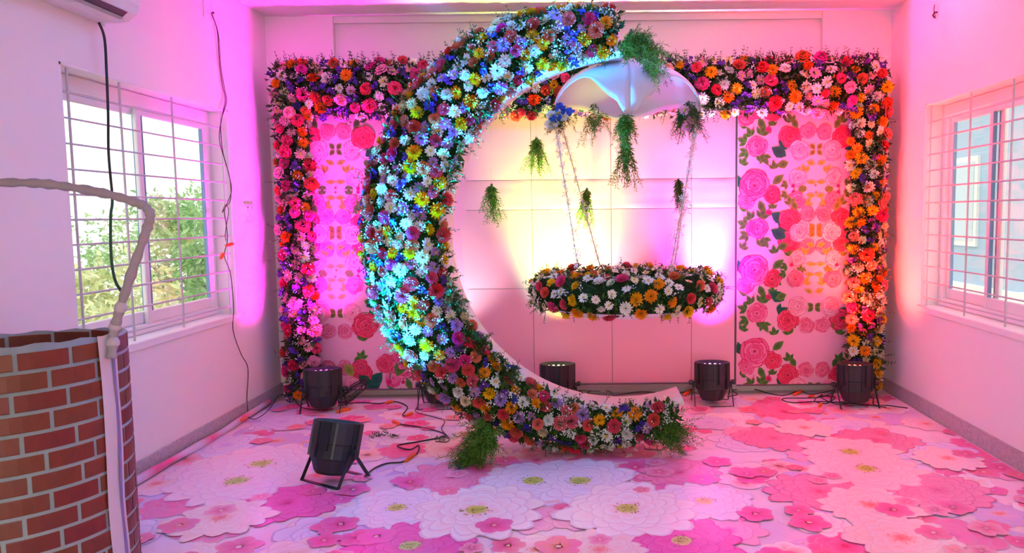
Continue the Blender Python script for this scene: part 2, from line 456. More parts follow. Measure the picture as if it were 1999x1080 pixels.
# the large flowers the photograph shows, at their places on the sheet
BIG = [(1180, 870, .24, 'rose'), (1325, 925, .25, 'rose'), (560, 985, .26, 'hot'), (1600, 962, .27, 'rose'), (1510, 858, .25, 'rose'), (1710, 862, .26, 'rose'), (1830, 960, .26, 'rose'), (880, 935, .26, 'rose'),
       (510, 908, .36, 'pinkw'), (462, 942, .36, 'pinkw'), (1660, 885, .30, 'peach'), (1690, 918, .32, 'peach'), (1040, 942, .33, 'lilw'), (1132, 942, .33, 'lilw'),
       (775, 995, .27, 'lilw'), (1375, 982, .26, 'lilw'), (1330, 1060, .27, 'mag'), (800, 1070, .27, 'mag'), (1700, 990, .24, 'blushw'), (430, 1015, .24, 'blushw'), (1760, 1055, .24, 'blushw'), (1570, 838, .2, 'blushw'), (1170, 1078, .2, 'blushw'), (1850, 898, .2, 'blushw'),
       (930, 1000, .33, 'white'), (1225, 997, .33, 'white')]
for (px, py, r, k) in BIG:
    p = onfloor(px, py)
    o = (p.x, p.y); pf.start(.00015)
    if k == 'white': pf.peony(o, r, srgb(250, 170, 190), white, srgb(240, 215, 230), core)
    elif k == 'pinkw': pf.peony(o, r, srgb(250, 160, 195), srgb(252, 222, 236), srgb(242, 200, 222), core)
    elif k == 'peach': pf.peony(o, r, srgb(250, 165, 175), srgb(253, 220, 222), srgb(246, 200, 206), core)
    elif k == 'lilw': pf.peony(o, r, srgb(222, 200, 246), srgb(246, 238, 252), srgb(226, 210, 240), core)
    elif k == 'mag': pf.peony(o, r, srgb(226, 35, 125), srgb(246, 105, 175), srgb(228, 70, 150), core)
    elif k == 'hot': pf.peony(o, r, hot, pink, srgb(226, 60, 130), None)
    elif k == 'rose': pf.peony(o, r, srgb(232, 80, 128), srgb(247, 150, 180), srgb(230, 105, 150), None)
    else: pf.peony(o, r, srgb(248, 160, 140), srgb(252, 225, 224), srgb(246, 205, 208), (coral, blush, coral))
pf.start(.0004)
for (px, py, r, c) in [(965, 1030, .1, hot), (700, 1055, .1, hot), (650, 1030, .11, hot), (1475, 1008, .1, hot), (1580, 1025, .11, hot), (1400, 905, .1, hot), (1860, 995, .1, deep), (735, 1052, .1, mag), (350, 1030, .1, coral), (665, 1028, .1, hot), (1090, 1072, .12, coral), (1745, 1000, .1, hot), (1370, 940, .1, mag), (1450, 925, .09, coral), (1490, 925, .09, coral), (690, 960, .1, hot), (800, 945, .1, hot)]:
    p = onfloor(px, py); pf.blossom((p.x, p.y), r * .9, c, srgb(246, 120, 170), srgb(255, 190, 190))
for _ in range(110):
    x = fr.uniform(SX0, SX1); y = fr.uniform(2.5, SY1)
    if any((onfloor(b[0], b[1]).xy - Vector((x, y))).length < b[2] * .75 for b in BIG if b[3] in ('white', 'lilw', 'pinkw', 'peach', 'mag')): continue
    pf.blossom((x, y), fr.uniform(.045, .085), fr.choice([hot, coral, deep]), fr.choice([srgb(244, 120, 165), srgb(250, 170, 190)]), srgb(255, 205, 195))
prn = pf.mb.build('flower_print', M_vinyl, floor_mat); prn['kind'] = 'stuff'; prn['label'] = 'pastel peony and blossom print of the floor sheet'
# the rolled-up edge of the sheet along the left skirting
mb = MB(); pts = [Vector((XL + .045 + .008 * math.sin(y * 3.1), y, .026 + .004 * math.sin(y * 5))) for y in [1.0 + i * .15 for i in range(31)]]
mb.tube(pts, [.022 + .004 * math.sin(i * 1.7) for i in range(31)], 8)
for i in range(len(mb.v)):
    k = math.sin(i // 8 * 1.9) + .5 * math.sin(i // 8 * .7); mb.c[i] = srgb(238, 90, 130) if k > .55 else (srgb(238, 190, 200) if k > -.4 else srgb(214, 200, 226))
mb.has_c = True
mb.build('rolled_edge', M_vinyl, floor_mat, smooth=True)

# backdrop panels ------------------------------------------------------
YP = 5.70
red = (srgb(130, 0, 25), srgb(214, 20, 60), srgb(246, 90, 125)); rosep = (srgb(170, 15, 60), srgb(228, 70, 115), srgb(250, 150, 175)); lightr = (srgb(200, 50, 95), srgb(236, 120, 150), srgb(252, 196, 206)); hotr = (srgb(150, 5, 60), srgb(228, 40, 110), srgb(252, 140, 180))
g1, g2 = srgb(40, 90, 40), srgb(90, 130, 50); gd, gd2 = srgb(10, 70, 60), srgb(30, 100, 70); ol, ol2 = srgb(120, 120, 40), srgb(170, 160, 70)
class PanelPrint(Print):
    def sc(s): return YP / F
    def R(s, x, y, r, cols):
        p = at(x, y, YP); s.rose((p.x, p.z), r * s.sc(), *cols)
    def L(s, x, y, deg, L, c=(g1, g2), w=.55):
        p = at(x, y, YP); k = s.sc(); L *= 1.3; s.leaf((p.x, p.z), R_(deg), L * k, L * k * w, c[0], c[1], None)
    def sprig(s, x, y, deg, L, c=(g1, g2)):
        for d, q in ((0, 1), (48, .8), (-48, .8)): s.L(x, y, deg + d, L * q, c, .5)
    def bud(s, x, y, r):
        s.L(x, y, 80, r * 2.6, (g1, g2), .12); p = at(x, y, YP); s.disc((p.x, p.z), r * s.sc(), hotr[0], hotr[1], 8, .12)
def unitB(p, ax, y, f):
    """mirrored rose wreath about a vertical axis; f=1 upright, -1 turned over"""
    for m in (-1, 1):
        X = lambda d: ax + m * d
        Y = lambda d: y + f * d
        p.sprig(X(48), Y(-52), 90 - m * 20, 15); p.sprig(X(72), Y(-8), 90 + m * 70, 18, (gd, gd2)); p.L(X(58), Y(14), 90 - m * 60, 26, (gd, gd2), .7); p.L(X(54), Y(26), 90 - m * 110, 18, (g1, g2), .7)
        p.R(X(51), Y(-24), 22, red); p.R(X(16), Y(-34), 16, rosep)
        p.L(X(36), Y(-40), 90 - m * 30, 18, (g1, g2)); p.L(X(33), Y(52), 90, 14, (ol, ol2)); p.sprig(X(19), Y(46), 90 - m * 30 * f, 14, (ol, ol2))
        p.R(X(36), Y(56), 18, rosep if f < 0 else lightr); p.sprig(X(56), Y(68), 180 - 90 * (1 + m) + 20, 12); p.sprig(X(26), Y(72), -90 * f, 11)
        p.R(X(32), Y(2), 20, lightr)
        p.bud(X(44), Y(84), 4)
        p.L(X(2), Y(30), 90 - m * 70, 14, (ol, ol2)); p.L(X(0), Y(65), 90 - m * 88, 15, (ol, ol2), .45)
        p.L(X(2), Y(0), 90 - m * 45, 11, (g1, ol), .7); p.L(X(2), Y(2), -90 + m * 45, 11, (g1, ol), .7)
    q = at(ax, y + f * 85, YP); p.disc((q.x, q.z), 2.5 * p.sc(), ol, ol, 6)
def unitA(p, ax, y):
    p.sprig(ax - 30, y - 44, 60, 14); p.sprig(ax + 34, y - 36, 100, 14); p.sprig(ax + 6, y - 50, 70, 16); p.sprig(ax - 32, y + 44, 40, 12); p.sprig(ax + 30, y + 42, 90, 12)
    p.L(ax + 30, y - 6, 40, 22); p.L(ax + 26, y + 8, -40, 22); p.L(ax - 34, y + 2, 100, 20, (gd, gd2), .7); p.L(ax + 4, y + 26, -70, 20); p.L(ax - 8, y + 22, -140, 18)
    p.R(ax - 22, y + 26, 17, hotr); p.R(ax + 29, y + 14, 19, red); p.R(ax - 5, y - 4, 31, hotr)
    p.bud(ax + 22, y + 50, 7); p.bud(ax - 8, y + 50, 3)
    y2 = y + 81
    for d, L in ((70, 18), (160, 16), (210, 16), (-60, 17), (120, 15)): p.sprig(ax + 22 * math.cos(R_(d)), y2 - 22 * math.sin(R_(d)), d, L)
    p.R(ax, y2, 21, hotr)
def backdrop(name, px0, px1, py0, py1, label, fn):
    a, b = at(px0, py1, YP), at(px1, py0, YP)
    root = empty(name, ((a.x + b.x) / 2, YP, a.z)); tag(root, label, 'backdrop')
    mb = MB(); n = 40; m = 40; mb.has_c = True
    for j in range(m + 1):
        for i in range(n + 1):
            x = a.x + (b.x - a.x) * i / n; z = a.z + (b.z - a.z) * j / m
            mb.v.append((x, YP + .006 * abs(math.sin(x * 6)) * 0 + .0, z)); mb.c.append(srgb(240, 166, 190))
    for j in range(m):
        for i in range(n): k = j * (n + 1) + i; mb.f.append((k, k + 1, k + n + 2, k + n + 1)); mb.mi.append(0)
    k0 = len(mb.v)
    mb.box((a.x, YP + .002, a.z), (b.x, YP + .012, b.z)); mb.c[k0:] = [srgb(240, 166, 190)] * 8
    mb.build('printed_sheet', M_print, root)
    p = PanelPrint(lambda u, v, h: (u, YP - .0008 - h, v), (a.x, b.x, a.z, b.z)); fn(p)
    o = p.mb.build('rose_print', M_print, root); o['kind'] = 'stuff'; o['label'] = 'mirrored rose and leaf print of the backdrop panel'
    mb = MB(); mb.tube([(a.x, YP - .004, a.z), (b.x, YP - .004, a.z)], .006, 6); mb.build('bottom_rod', M_frame, root)
    return a, b
def left_print(p):
    unitB(p, 655, 291, 1); unitB(p, 655, 452, -1); unitB(p, 655, 456, 1); unitB(p, 657, 613, -1); unitB(p, 657, 752, 1)
    for y in (230, 391, 552, 713): unitA(p, 790, y)
    p.R(709, 269, 24, red); p.R(715, 635, 26, red); p.R(705, 718, 18, red); p.R(752, 709, 19, red); p.L(726, 752, 50, 26, (gd, gd2), .7); p.L(724, 752, 140, 24, (gd, gd2), .7); p.L(690, 735, 120, 24, (g2, ol2), .7); p.L(775, 735, 70, 30, (g1, g2), .6)
    p.bud(760, 746, 7); p.bud(787, 746, 4)
def right_print(p):
    for y in (204, 366, 531, 690): unitA(p, 1478, y)
    unitB(p, 1593, 291, 1); unitB(p, 1592, 447, -1); unitB(p, 1592, 451, 1); unitB(p, 1589, 601, -1); unitB(p, 1589, 756, 1)
backdrop('printed_backdrop', 560, 905, 200, 762, 'pink backdrop panel printed with roses, left of the flower moon', left_print)
pa, pb2 = backdrop('printed_backdrop', 1437, 1722, 200, 752, 'pink backdrop panel printed with roses, right of the hanging cradle', right_print)

# centre cloth stretched over a tube frame: pillowed cells between the seams
ca, cb = at(905, 752, YP), at(1437, 200, YP)
root = empty('cloth_backdrop', ((ca.x + cb.x) / 2, YP, ca.z)); tag(root, 'plain pink satin backdrop with square seams behind the hanging cradle', 'backdrop')
M_seam = mat('dull_frame_cover', (.42, .3, .32, 1), .7, .2)
vx = [ca.x] + [at(x, 400, YP).x for x in (1038, 1193, 1350)] + [cb.x]
hz = [ca.z] + [at(1200, y, YP).z for y in (562, 408, 350)] + [cb.z]
for i in range(4):
    for j in range(4):
        mb = MB(); n = 10; x0, x1, z0, z1 = vx[i] + .002, vx[i + 1] - .002, hz[j] + .002, hz[j + 1] - .002
        for b in range(n + 1):
            for a in range(n + 1):
                u, v = a / n, b / n
                bul = (min(1, min(u, 1 - u) * 7) * min(1, min(v, 1 - v) * 7)) ** .5
                w = .004 * math.sin((x0 + (x1 - x0) * u) * 9 + v * 5 + i * 2) + .003 * math.sin(v * 11 + j)
                mb.v.append((x0 + (x1 - x0) * u, YP + .001 - .004 * bul - .3 * w * bul, z0 + (z1 - z0) * v)); mb.c.append((1, 1, 1, 1))
        for b in range(n):
            for a in range(n): k = b * (n + 1) + a; mb.f.append((k, k + 1, k + n + 2, k + n + 1)); mb.mi.append(0)
        mb.build('cloth_square', M_pinkcloth, root, smooth=True)
for x in vx:
    mb = MB(); mb.box((x - .012, YP + .005, ca.z), (x + .012, YP + .025, cb.z)); mb.build('frame_upright', M_frame if x in (vx[0], vx[-1]) else M_seam, root)
for z in hz:
    mb = MB(); mb.box((ca.x, YP + .005, z - .008), (cb.x, YP + .02, z + .008)); mb.build('frame_crossbar', M_seam, root)
mb = MB(); mb.tube([(ca.x, YP - .006, ca.z), (cb.x, YP - .006, ca.z)], .007, 6); mb.build('bottom_rod', M_frame, root)

# ------------------------------------------------------------------ flowers
def petal3(mb, a, r0, r1, w, z0, z1, zt, mi=0, blunt=.5, j=None):
    ca, sa = math.cos(a), math.sin(a); rm = r0 + (r1 - r0) * .62
    P = lambda r, s, z: (r * ca - s * sa, r * sa + s * ca, z)
    jj = (lambda: (j.uniform(-.06, .06) if j else 0))
    vs = [P(r0, 0, z0), P(rm, w * .5, z1), P(rm, -w * .5, z1), P(r1 * (1 + jj()), w * .5 * blunt, zt + jj()), P(r1 * (1 + jj()), -w * .5 * blunt, zt + jj()), P(rm, 0, z1 - w * .12)]
    mb.add(vs, [(0, 5, 1), (0, 2, 5), (1, 5, 3), (5, 4, 3), (5, 2, 4)], mi)
FM = {}
def flower_mesh(kind, v, mname, col, col2=None):
    key = (kind, v, mname)
    if key in FM: return FM[key]
    rn = random.Random(hash((len(kind), v * 7)) & 255)
    m = mat('petal_' + mname, col, .55, .25, jit=.5, trans=.12)
    mb = MB(); mats = [m]
    if kind == 'mum':
        for (n, r, zz, w) in ((14, 1, .12, .34), (12, .84, .4, .32), (9, .58, .6, .28), (6, .3, .7, .2)):
            a0 = rn.uniform(0, 6)
            for k in range(n): petal3(mb, a0 + 2 * PI * k / n + rn.uniform(-.1, .1), .08, r * rn.uniform(.88, 1.08), w, .05, zz, zz + rn.uniform(.0, .18), 0, .45, rn)
    elif kind == 'carnation':
        for (n, r, zz, w) in ((8, 1, .25, .85), (8, .86, .52, .8), (7, .66, .7, .6), (5, .42, .82, .45), (3, .2, .86, .25)):
            a0 = rn.uniform(0, 6)
            for k in range(n):
                a = a0 + 2 * PI * k / n; ca, sa = math.cos(a), math.sin(a)
                P = lambda q, s, z: (q * ca - s * sa, q * sa + s * ca, z)
                vs = [P(.05, 0, .05)]; e = 5
                for i in range(e):
                    s = (i / (e - 1) - .5) * w
                    vs.append(P(r * (.95 - abs(s) * .25 + (.1 if i % 2 else -.03)) * rn.uniform(.92, 1.08), s, zz + (.1 if i % 2 else -.06) + rn.uniform(-.05, .05)))
                mb.add(vs, [(0, i + 1, i + 2) for i in range(e - 1)])
    elif kind == 'rose':
        for (n, r, zz, w) in ((6, 1, .3, 1.0), (5, .8, .62, .9), (4, .55, .8, .7), (3, .3, .9, .45)):
            a0 = rn.uniform(0, 6)
            for k in range(n): petal3(mb, a0 + 2 * PI * k / n, .1, r * rn.uniform(.92, 1.05), w, 0, zz + .1, zz, 0, .7, rn)
    elif kind == 'daisy':
        mats.append(mat('daisy_centre_' + mname, col2 or (.75, .5, .08, 1), .8, .2))
        n = 12
        for k in range(n): petal3(mb, 2 * PI * k / n + rn.uniform(-.08, .08), .1, rn.uniform(.88, 1.08), .42, .12, .2, .1 + rn.uniform(0, .2), 0, .45, rn)
        for k in range(7): petal3(mb, 2 * PI * k / 7 + rn.uniform(-.08, .08), .1, rn.uniform(.5, .66), .32, .15, .32, .34, 0, .45, rn)
        vs = [(0, 0, .42)] + [(.24 * math.cos(2 * PI * k / 7), .24 * math.sin(2 * PI * k / 7), .3) for k in range(7)]
        mb.add(vs, [(0, 1 + k, 1 + (k + 1) % 7) for k in range(7)], 1)
    elif kind == 'statice':
        for q in range(11):
            ox, oy, oz = rn.uniform(-.8, .8), rn.uniform(-.8, .8), rn.uniform(.1, .9); s = rn.uniform(.25, .42)
            vs = [(ox, oy, oz - s * .5)] + [(ox + s * math.cos(2 * PI * k / 5 + q), oy + s * math.sin(2 * PI * k / 5 + q), oz + s * rn.uniform(.2, .8)) for k in range(5)] + [(ox, oy, oz + s * .25)]
            mb.add(vs, [(6, 1 + k, 1 + (k + 1) % 5) for k in range(5)] + [(0, 1 + (k + 1) % 5, 1 + k) for k in range(5)])
    me = mb.mesh(kind + '_' + mname, mats)
    FM[key] = me
    return me
FC = {  # colour name: (petal colour, centre colour)
    'coral': ((.74, .065, .065, 1), None), 'hotpink': ((.74, .03, .14, 1), None), 'red': ((.58, .01, .02, 1), None), 'salmon': ((.80, .17, .13, 1), None),
    'yellow': ((.84, .36, .0, 1), None), 'orange': ((.82, .17, .0, 1), None), 'white': ((.80, .77, .66, 1), (.62, .42, .05, 1)), 'cream': ((.76, .66, .36, 1), (.6, .40, .04, 1)),
    'lilac': ((.46, .24, .56, 1), (.5, .3, .1, 1)), 'purple': ((.09, .025, .25, 1), None), 'pink': ((.80, .28, .38, 1), (.6, .40, .04, 1)), 'blue': ((.03, .035, .28, 1), None)}
NAMES = {'mum': 'chrysanthemum', 'carnation': 'carnation', 'rose': 'rose', 'daisy': 'daisy', 'statice': 'statice_cluster'}
def put_flower(root, kind, color, pos, nrm, r):
    c, c2 = FC[color]
    me = flower_mesh(kind, random.randrange(3), color, c, c2)
    q = Vector((0, 0, 1)).rotation_difference(Vector(nrm).normalized()) @ Quaternion((0, 0, 1), random.uniform(0, 6.28))
    o = link((color + '_' if kind == 'mum' else '') + NAMES[kind], me, root, Vector(pos) - root.location, q)
    o.scale = (r, r, r * random.uniform(.85, 1.15))
    return o
def pick(table):
    t = random.random() * sum(w for w, _ in table)
    for w, v in table:
        t -= w
        if t <= 0: return v
    return table[-1][1]

GREENS = [(.02, .07, .008, 1), (.04, .12, .012, 1), (.012, .05, .016, 1), (.07, .16, .015, 1), (.03, .08, .025, 1)]
GREENS_L = [(.09, .24, .012, 1), (.05, .16, .01, 1), (.13, .28, .02, 1), (.03, .10, .01, 1)]
def leaf3(mb, p, d, n, L, W, col):
    d = Vector(d).normalized(); s = d.cross(Vector(n)); s = s.normalized() if s.length > 1e-5 else d.orthogonal().normalized(); u = s.cross(d)
    p = Vector(p)
    mb.add([p, p + d * L * .5 + s * W * .5 + u * W * .15, p + d * L - u * L * .1, p + d * L * .5 - s * W * .5 + u * W * .15, p + d * L * .5], [(0, 4, 1), (1, 4, 2), (2, 4, 3), (3, 4, 0)], 0, col)
def rvec():
    while True:
        v = Vector((random.uniform(-1, 1), random.uniform(-1, 1), random.uniform(-1, 1)))
        if .01 < v.length < 1: return v.normalized()
def leafy(mb, p, n, k, L, greens=GREENS):
    for _ in range(k):
        d = (Vector(n) * random.uniform(.2, 1) + rvec()).normalized(); l = L * random.uniform(.6, 1.3)
        leaf3(mb, Vector(p) + rvec() * .02, d, rvec(), l, l * random.uniform(.3, .5), random.choice(greens))
def sprig(mb, p, d, L, droop=.3, n=9, ls=.03, greens=GREENS, w=.4, stem=.0014, spread=.9):
    p = Vector(p); d = Vector(d).normalized(); pts = [p.copy()]; q = p.copy(); st = L / n
    for i in range(n):
        d = (d + Vector((0, 0, -droop / n)) + rvec() * .06).normalized(); q = q + d * st; pts.append(q.copy())
        s = d.cross(rvec()).normalized()
        for sg in (1, -1):
            l = ls * random.uniform(.7, 1.2) * (1 - .5 * i / n)
            leaf3(mb, q, (d * .6 + s * sg * spread), rvec(), l, l * w, random.choice(greens))
    mb.tube(pts, stem, 3, 0, random.choice(greens), False)
def gyps(mb, p, n, k, rad=.035, r=.005):
    for _ in range(k):
        c = Vector(p) + Vector(n) * random.uniform(.01, .045) + rvec() * random.uniform(0, rad)
        r2 = r * random.uniform(.7, 1.2); u = rvec() * r2; v = u.orthogonal().normalized() * r2; w = u.cross(v).normalized() * r2
        mb.add([c + u, c - u, c + v, c - v, c + w, c - w], [(0, 2, 4), (2, 1, 4), (1, 3, 4), (3, 0, 4), (2, 0, 5), (1, 2, 5), (3, 1, 5), (0, 3, 5)])
M_gyp = mat('gypsophila_white', (.82, .82, .8, 1), .7, .2)
class Spread:
    def __init__(s, r): s.r = r; s.g = {}; s.n = 0
    def ok(s, p, r=None):
        r = r or s.r; k = tuple(int(math.floor(c / .1)) for c in p)
        for a in (-1, 0, 1):
            for b in (-1, 0, 1):
                for c in (-1, 0, 1):
                    for q, rq in s.g.get((k[0] + a, k[1] + b, k[2] + c), ()):
                        if (q - p).length < (r + rq) * .5: return False
        s.g.setdefault(k, []).append((p, r)); s.n += 1
        return True

# ------------------------------------------------------------------ crescent moon arch
YA = 4.27
Co, Ci = at(1137, 455, YA), at(1213, 457, YA)
Ro, Ri = (at(1137, 24, YA) - Co).length, (at(863, 457, YA) - Ci).length
Co.z = max(Co.z, Ro + .004)
def arch_pt(th, s):
    """point on the front surface of the crescent: th about the inner centre, s from the inner to the outer edge"""
    c, sn = math.cos(th), math.sin(th)
    dx, dz = Ci.x - Co.x, Ci.z - Co.z
    b = dx * c + dz * sn; t = -b + math.sqrt(max(0, b * b - dx * dx - dz * dz + Ro * Ro))
    ss = min(max(s, 0), 1); r = Ri + (t - Ri) * ss
    bul = .08 * min(1, (t - Ri) / .3) * math.sin(PI * ss) ** .6
    y = YA - bul + max(0, s - 1) * .9
    rad = Vector((c, 0, sn)); e = (2 * ss - 1) if s <= 1 else 1
    n = (rad * e * 1.1 + Vector((0, -1, 0)) * (math.sqrt(max(0.05, 1 - e * e)) if s <= 1 else .1)).normalized()
    return Vector((Ci.x + r * c, y, Ci.z + r * sn)), n, t - Ri
TH0, TH1 = R_(92), R_(285)
arch = empty('moon_arch', (Co.x, YA, 0)); tag(arch, 'tall crescent moon arch covered in mixed coloured flowers', 'flower arch')
DEP = .27
mb = MB(); K = 72; S = 10
for i in range(K + 1):
    th = TH0 + (TH1 - TH0) * i / K
    for j in range(S + 1): mb.v.append(tuple(arch_pt(th, j / S)[0])); mb.c.append((1, 1, 1, 1))
for i in range(K):
    for j in range(S): k = i * (S + 1) + j; mb.f.append((k, k + S + 1, k + S + 2, k + 1)); mb.mi.append(0)
# back cover and outer rim
n0 = len(mb.v)
for i in range(K + 1):
    th = TH0 + (TH1 - TH0) * i / K
    for s, y in ((1, 0), (1, DEP), (0, DEP)):
        p = arch_pt(th, s)[0]; mb.v.append((p.x, YA + y, p.z)); mb.c.append((1, 1, 1, 1))
for i in range(K):
    for j in range(2): k = n0 + i * 3 + j; mb.f.append((k, k + 3, k + 4, k + 1)); mb.mi.append(0)
mb.build('foam_base', M_foam, arch, smooth=True)
# cloth lining of the inner rim, with a turned lip, and cloth at both tips
mb = MB(); n0 = 0
for i in range(K + 1):
    th = TH0 - R_(3) + (TH1 - TH0 + R_(8)) * i / K
    wob = .004 * math.sin(i * 1.9)
    for (dr, y) in ((.035, -.012), (.002, -.02), (-.012 + wob, .0), (-.010 - wob, .09), (-.014 + wob, .18), (-.012, DEP), (.03, DEP + .012)):
        r = Ri + dr; mb.v.append((Ci.x + r * math.cos(th), YA + y, Ci.z + r * math.sin(th))); mb.c.append((1, 1, 1, 1))
for i in range(K):
    for j in range(6): k = i * 7 + j; mb.f.append((k, k + 7, k + 8, k + 1)); mb.mi.append(0)
mb.build('cloth_lining', mat('ivory_lining_cloth', (.80, .68, .67, 1), .7, .2, bump=.15, bscale=18), arch, smooth=True)
for th in (TH0 - R_(1), TH1 + R_(1)):
    mb = MB(); p0 = arch_pt(th, 0)[0]; p1 = arch_pt(th, 1)[0]; pm = arch_pt(th, .5)[0]
    t = Vector((-math.sin(th), 0, math.cos(th))) * (-.03 if th < PI else .03)
    mb.add([(p0.x, YA, p0.z), pm, (p1.x, YA, p1.z), (p1.x, YA + DEP, p1.z), (p0.x, YA + DEP, p0.z), Vector((pm.x, YA + DEP / 2, pm.z)) + t],
           [(0, 1, 5), (1, 2, 5), (2, 3, 5), (3, 4, 5), (4, 0, 5)])
    mb.build('end_cloth', M_cloth, arch)
ARCHT = [(24, ('carnation', 'coral')), (6, ('carnation', 'hotpink')), (24, ('mum', 'yellow')), (11, ('mum', 'white')), (6, ('mum', 'cream')), (9, ('daisy', 'white')), (8, ('daisy', 'lilac')), (7, ('carnation', 'salmon')), (7, ('mum', 'lilac')), (4, ('statice', 'purple')), (2, ('statice', 'blue'))]
RAD = {'carnation': .044, 'mum': .046, 'daisy': .040, 'statice': .034, 'rose': .048}
fol, gy = MB(), MB(); sp = Spread(.06)
cnt = {}
for _ in range(22000):
    th = random.uniform(TH0 + .01, TH1 - .04); s = random.uniform(0.02, 1.12)
    p, n, w = arch_pt(th, s)
    if random.random() > (w + .1) / .55: continue
    k, c = pick(ARCHT); r = RAD[k] * random.uniform(.78, 1.12) * .9
    if cnt.get((k, c) if k == 'mum' else k, 0) >= 280: continue
    if not sp.ok(p, r * (1.45 if k != 'statice' else 1.3)): continue
    kk = (k, c) if k == 'mum' else k; cnt[kk] = cnt.get(kk, 0) + 1
    p.z = max(p.z, .05)
    put_flower(arch, k, c, p + n * random.uniform(.012, .035), (n + rvec() * .35), r * 1.08)
for _ in range(2600):
    th = random.uniform(TH0 - .02, TH1 + .02); s = random.uniform(-.02, 1.1); p, n, w = arch_pt(th, s); p.z = max(p.z, .04)
    leafy(fol, p, n, 3, .05)
for _ in range(420):
    th = random.uniform(TH0, TH1); s = random.choice((random.uniform(-.02, .08), random.uniform(.9, 1.12), random.uniform(.0, 1))); p, n, w = arch_pt(th, s); p.z = max(p.z, .05)
    if s < .1: n = (n + Vector((0, -.6, 0))).normalized()
    if p.z < .25 and s > .8: n = (n + Vector((0, -1, .5))).normalized()
    sprig(fol, p, n + rvec() * .5, random.uniform(.06, .12), .2, 5, .026)
for _ in range(330):
    th = random.uniform(TH0, TH1); s = random.uniform(.0, 1.05); p, n, w = arch_pt(th, s); p.z = max(p.z, .05); gyps(gy, p, n, 16)
o = fol.build('foliage', M_leafA, arch); o['kind'] = 'stuff'; o['label'] = 'green leaves and sprigs between the flowers'
o = gy.build('gypsophila', M_gyp, arch); o['kind'] = 'stuff'; o['label'] = 'tiny white filler blossoms'
def fern_clump(root, pos, n, L, dirs, name='fern_clump', greens=GREENS_L, ls=.035, droop=.8, zmin=.012):
    mb = MB()
    for _ in range(int(n * 1.7)):
        d = Vector(random.choice(dirs)) + rvec() * .45
        sprig(mb, Vector(pos) + rvec() * L * .25, d, L * random.uniform(.5, 1.1), droop, 16, ls, greens, .2, .0012, 1.0)
    if zmin is not None: mb.v = [(v[0], v[1], max(v[2], zmin)) for v in mb.v]
    return mb.build(name, M_leafA, root)
p = at(950, 850, YA - .14)
fern_clump(arch, p, 90, .19, [(-.6, -.6, .3), (.2, -.8, .3), (-.3, -.8, -.7), (-.8, -.3, -.4)])
p = at(935, 880, YA - .1); fern_clump(arch, Vector((p.x, p.y, .04)), 26, .2, [(-1, -.3, 0), (-.8, -.6, .1)])
p = at(1285, 838, YA - .02)
fern_clump(arch, p, 55, .22, [(.9, -.3, .4), (.9, -.3, -.1), (.7, -.5, -.4), (.5, -.4, .5)])
p = at(1232, 92, YA - .08)
fern_clump(arch, p, 70, .13, [(.2, -.8, .2), (.7, -.4, .3), (-.1, -.7, -.1), (.5, -.5, .6)], zmin=None)
p = at(1252, 105, YA - .1); fern_clump(arch, p, 18, .20, [(.9, -.3, .2), (.8, -.3, -.2)], droop=1.3, zmin=None)
for (px, py) in ((905, 655), (930, 675), (985, 735), (1018, 760), (872, 590)):
    p = at(px, py, YA - .03); fern_clump(arch, p, 9, .12, [(.6, -.5, .5), (.7, -.4, 0)], zmin=None, greens=GREENS)

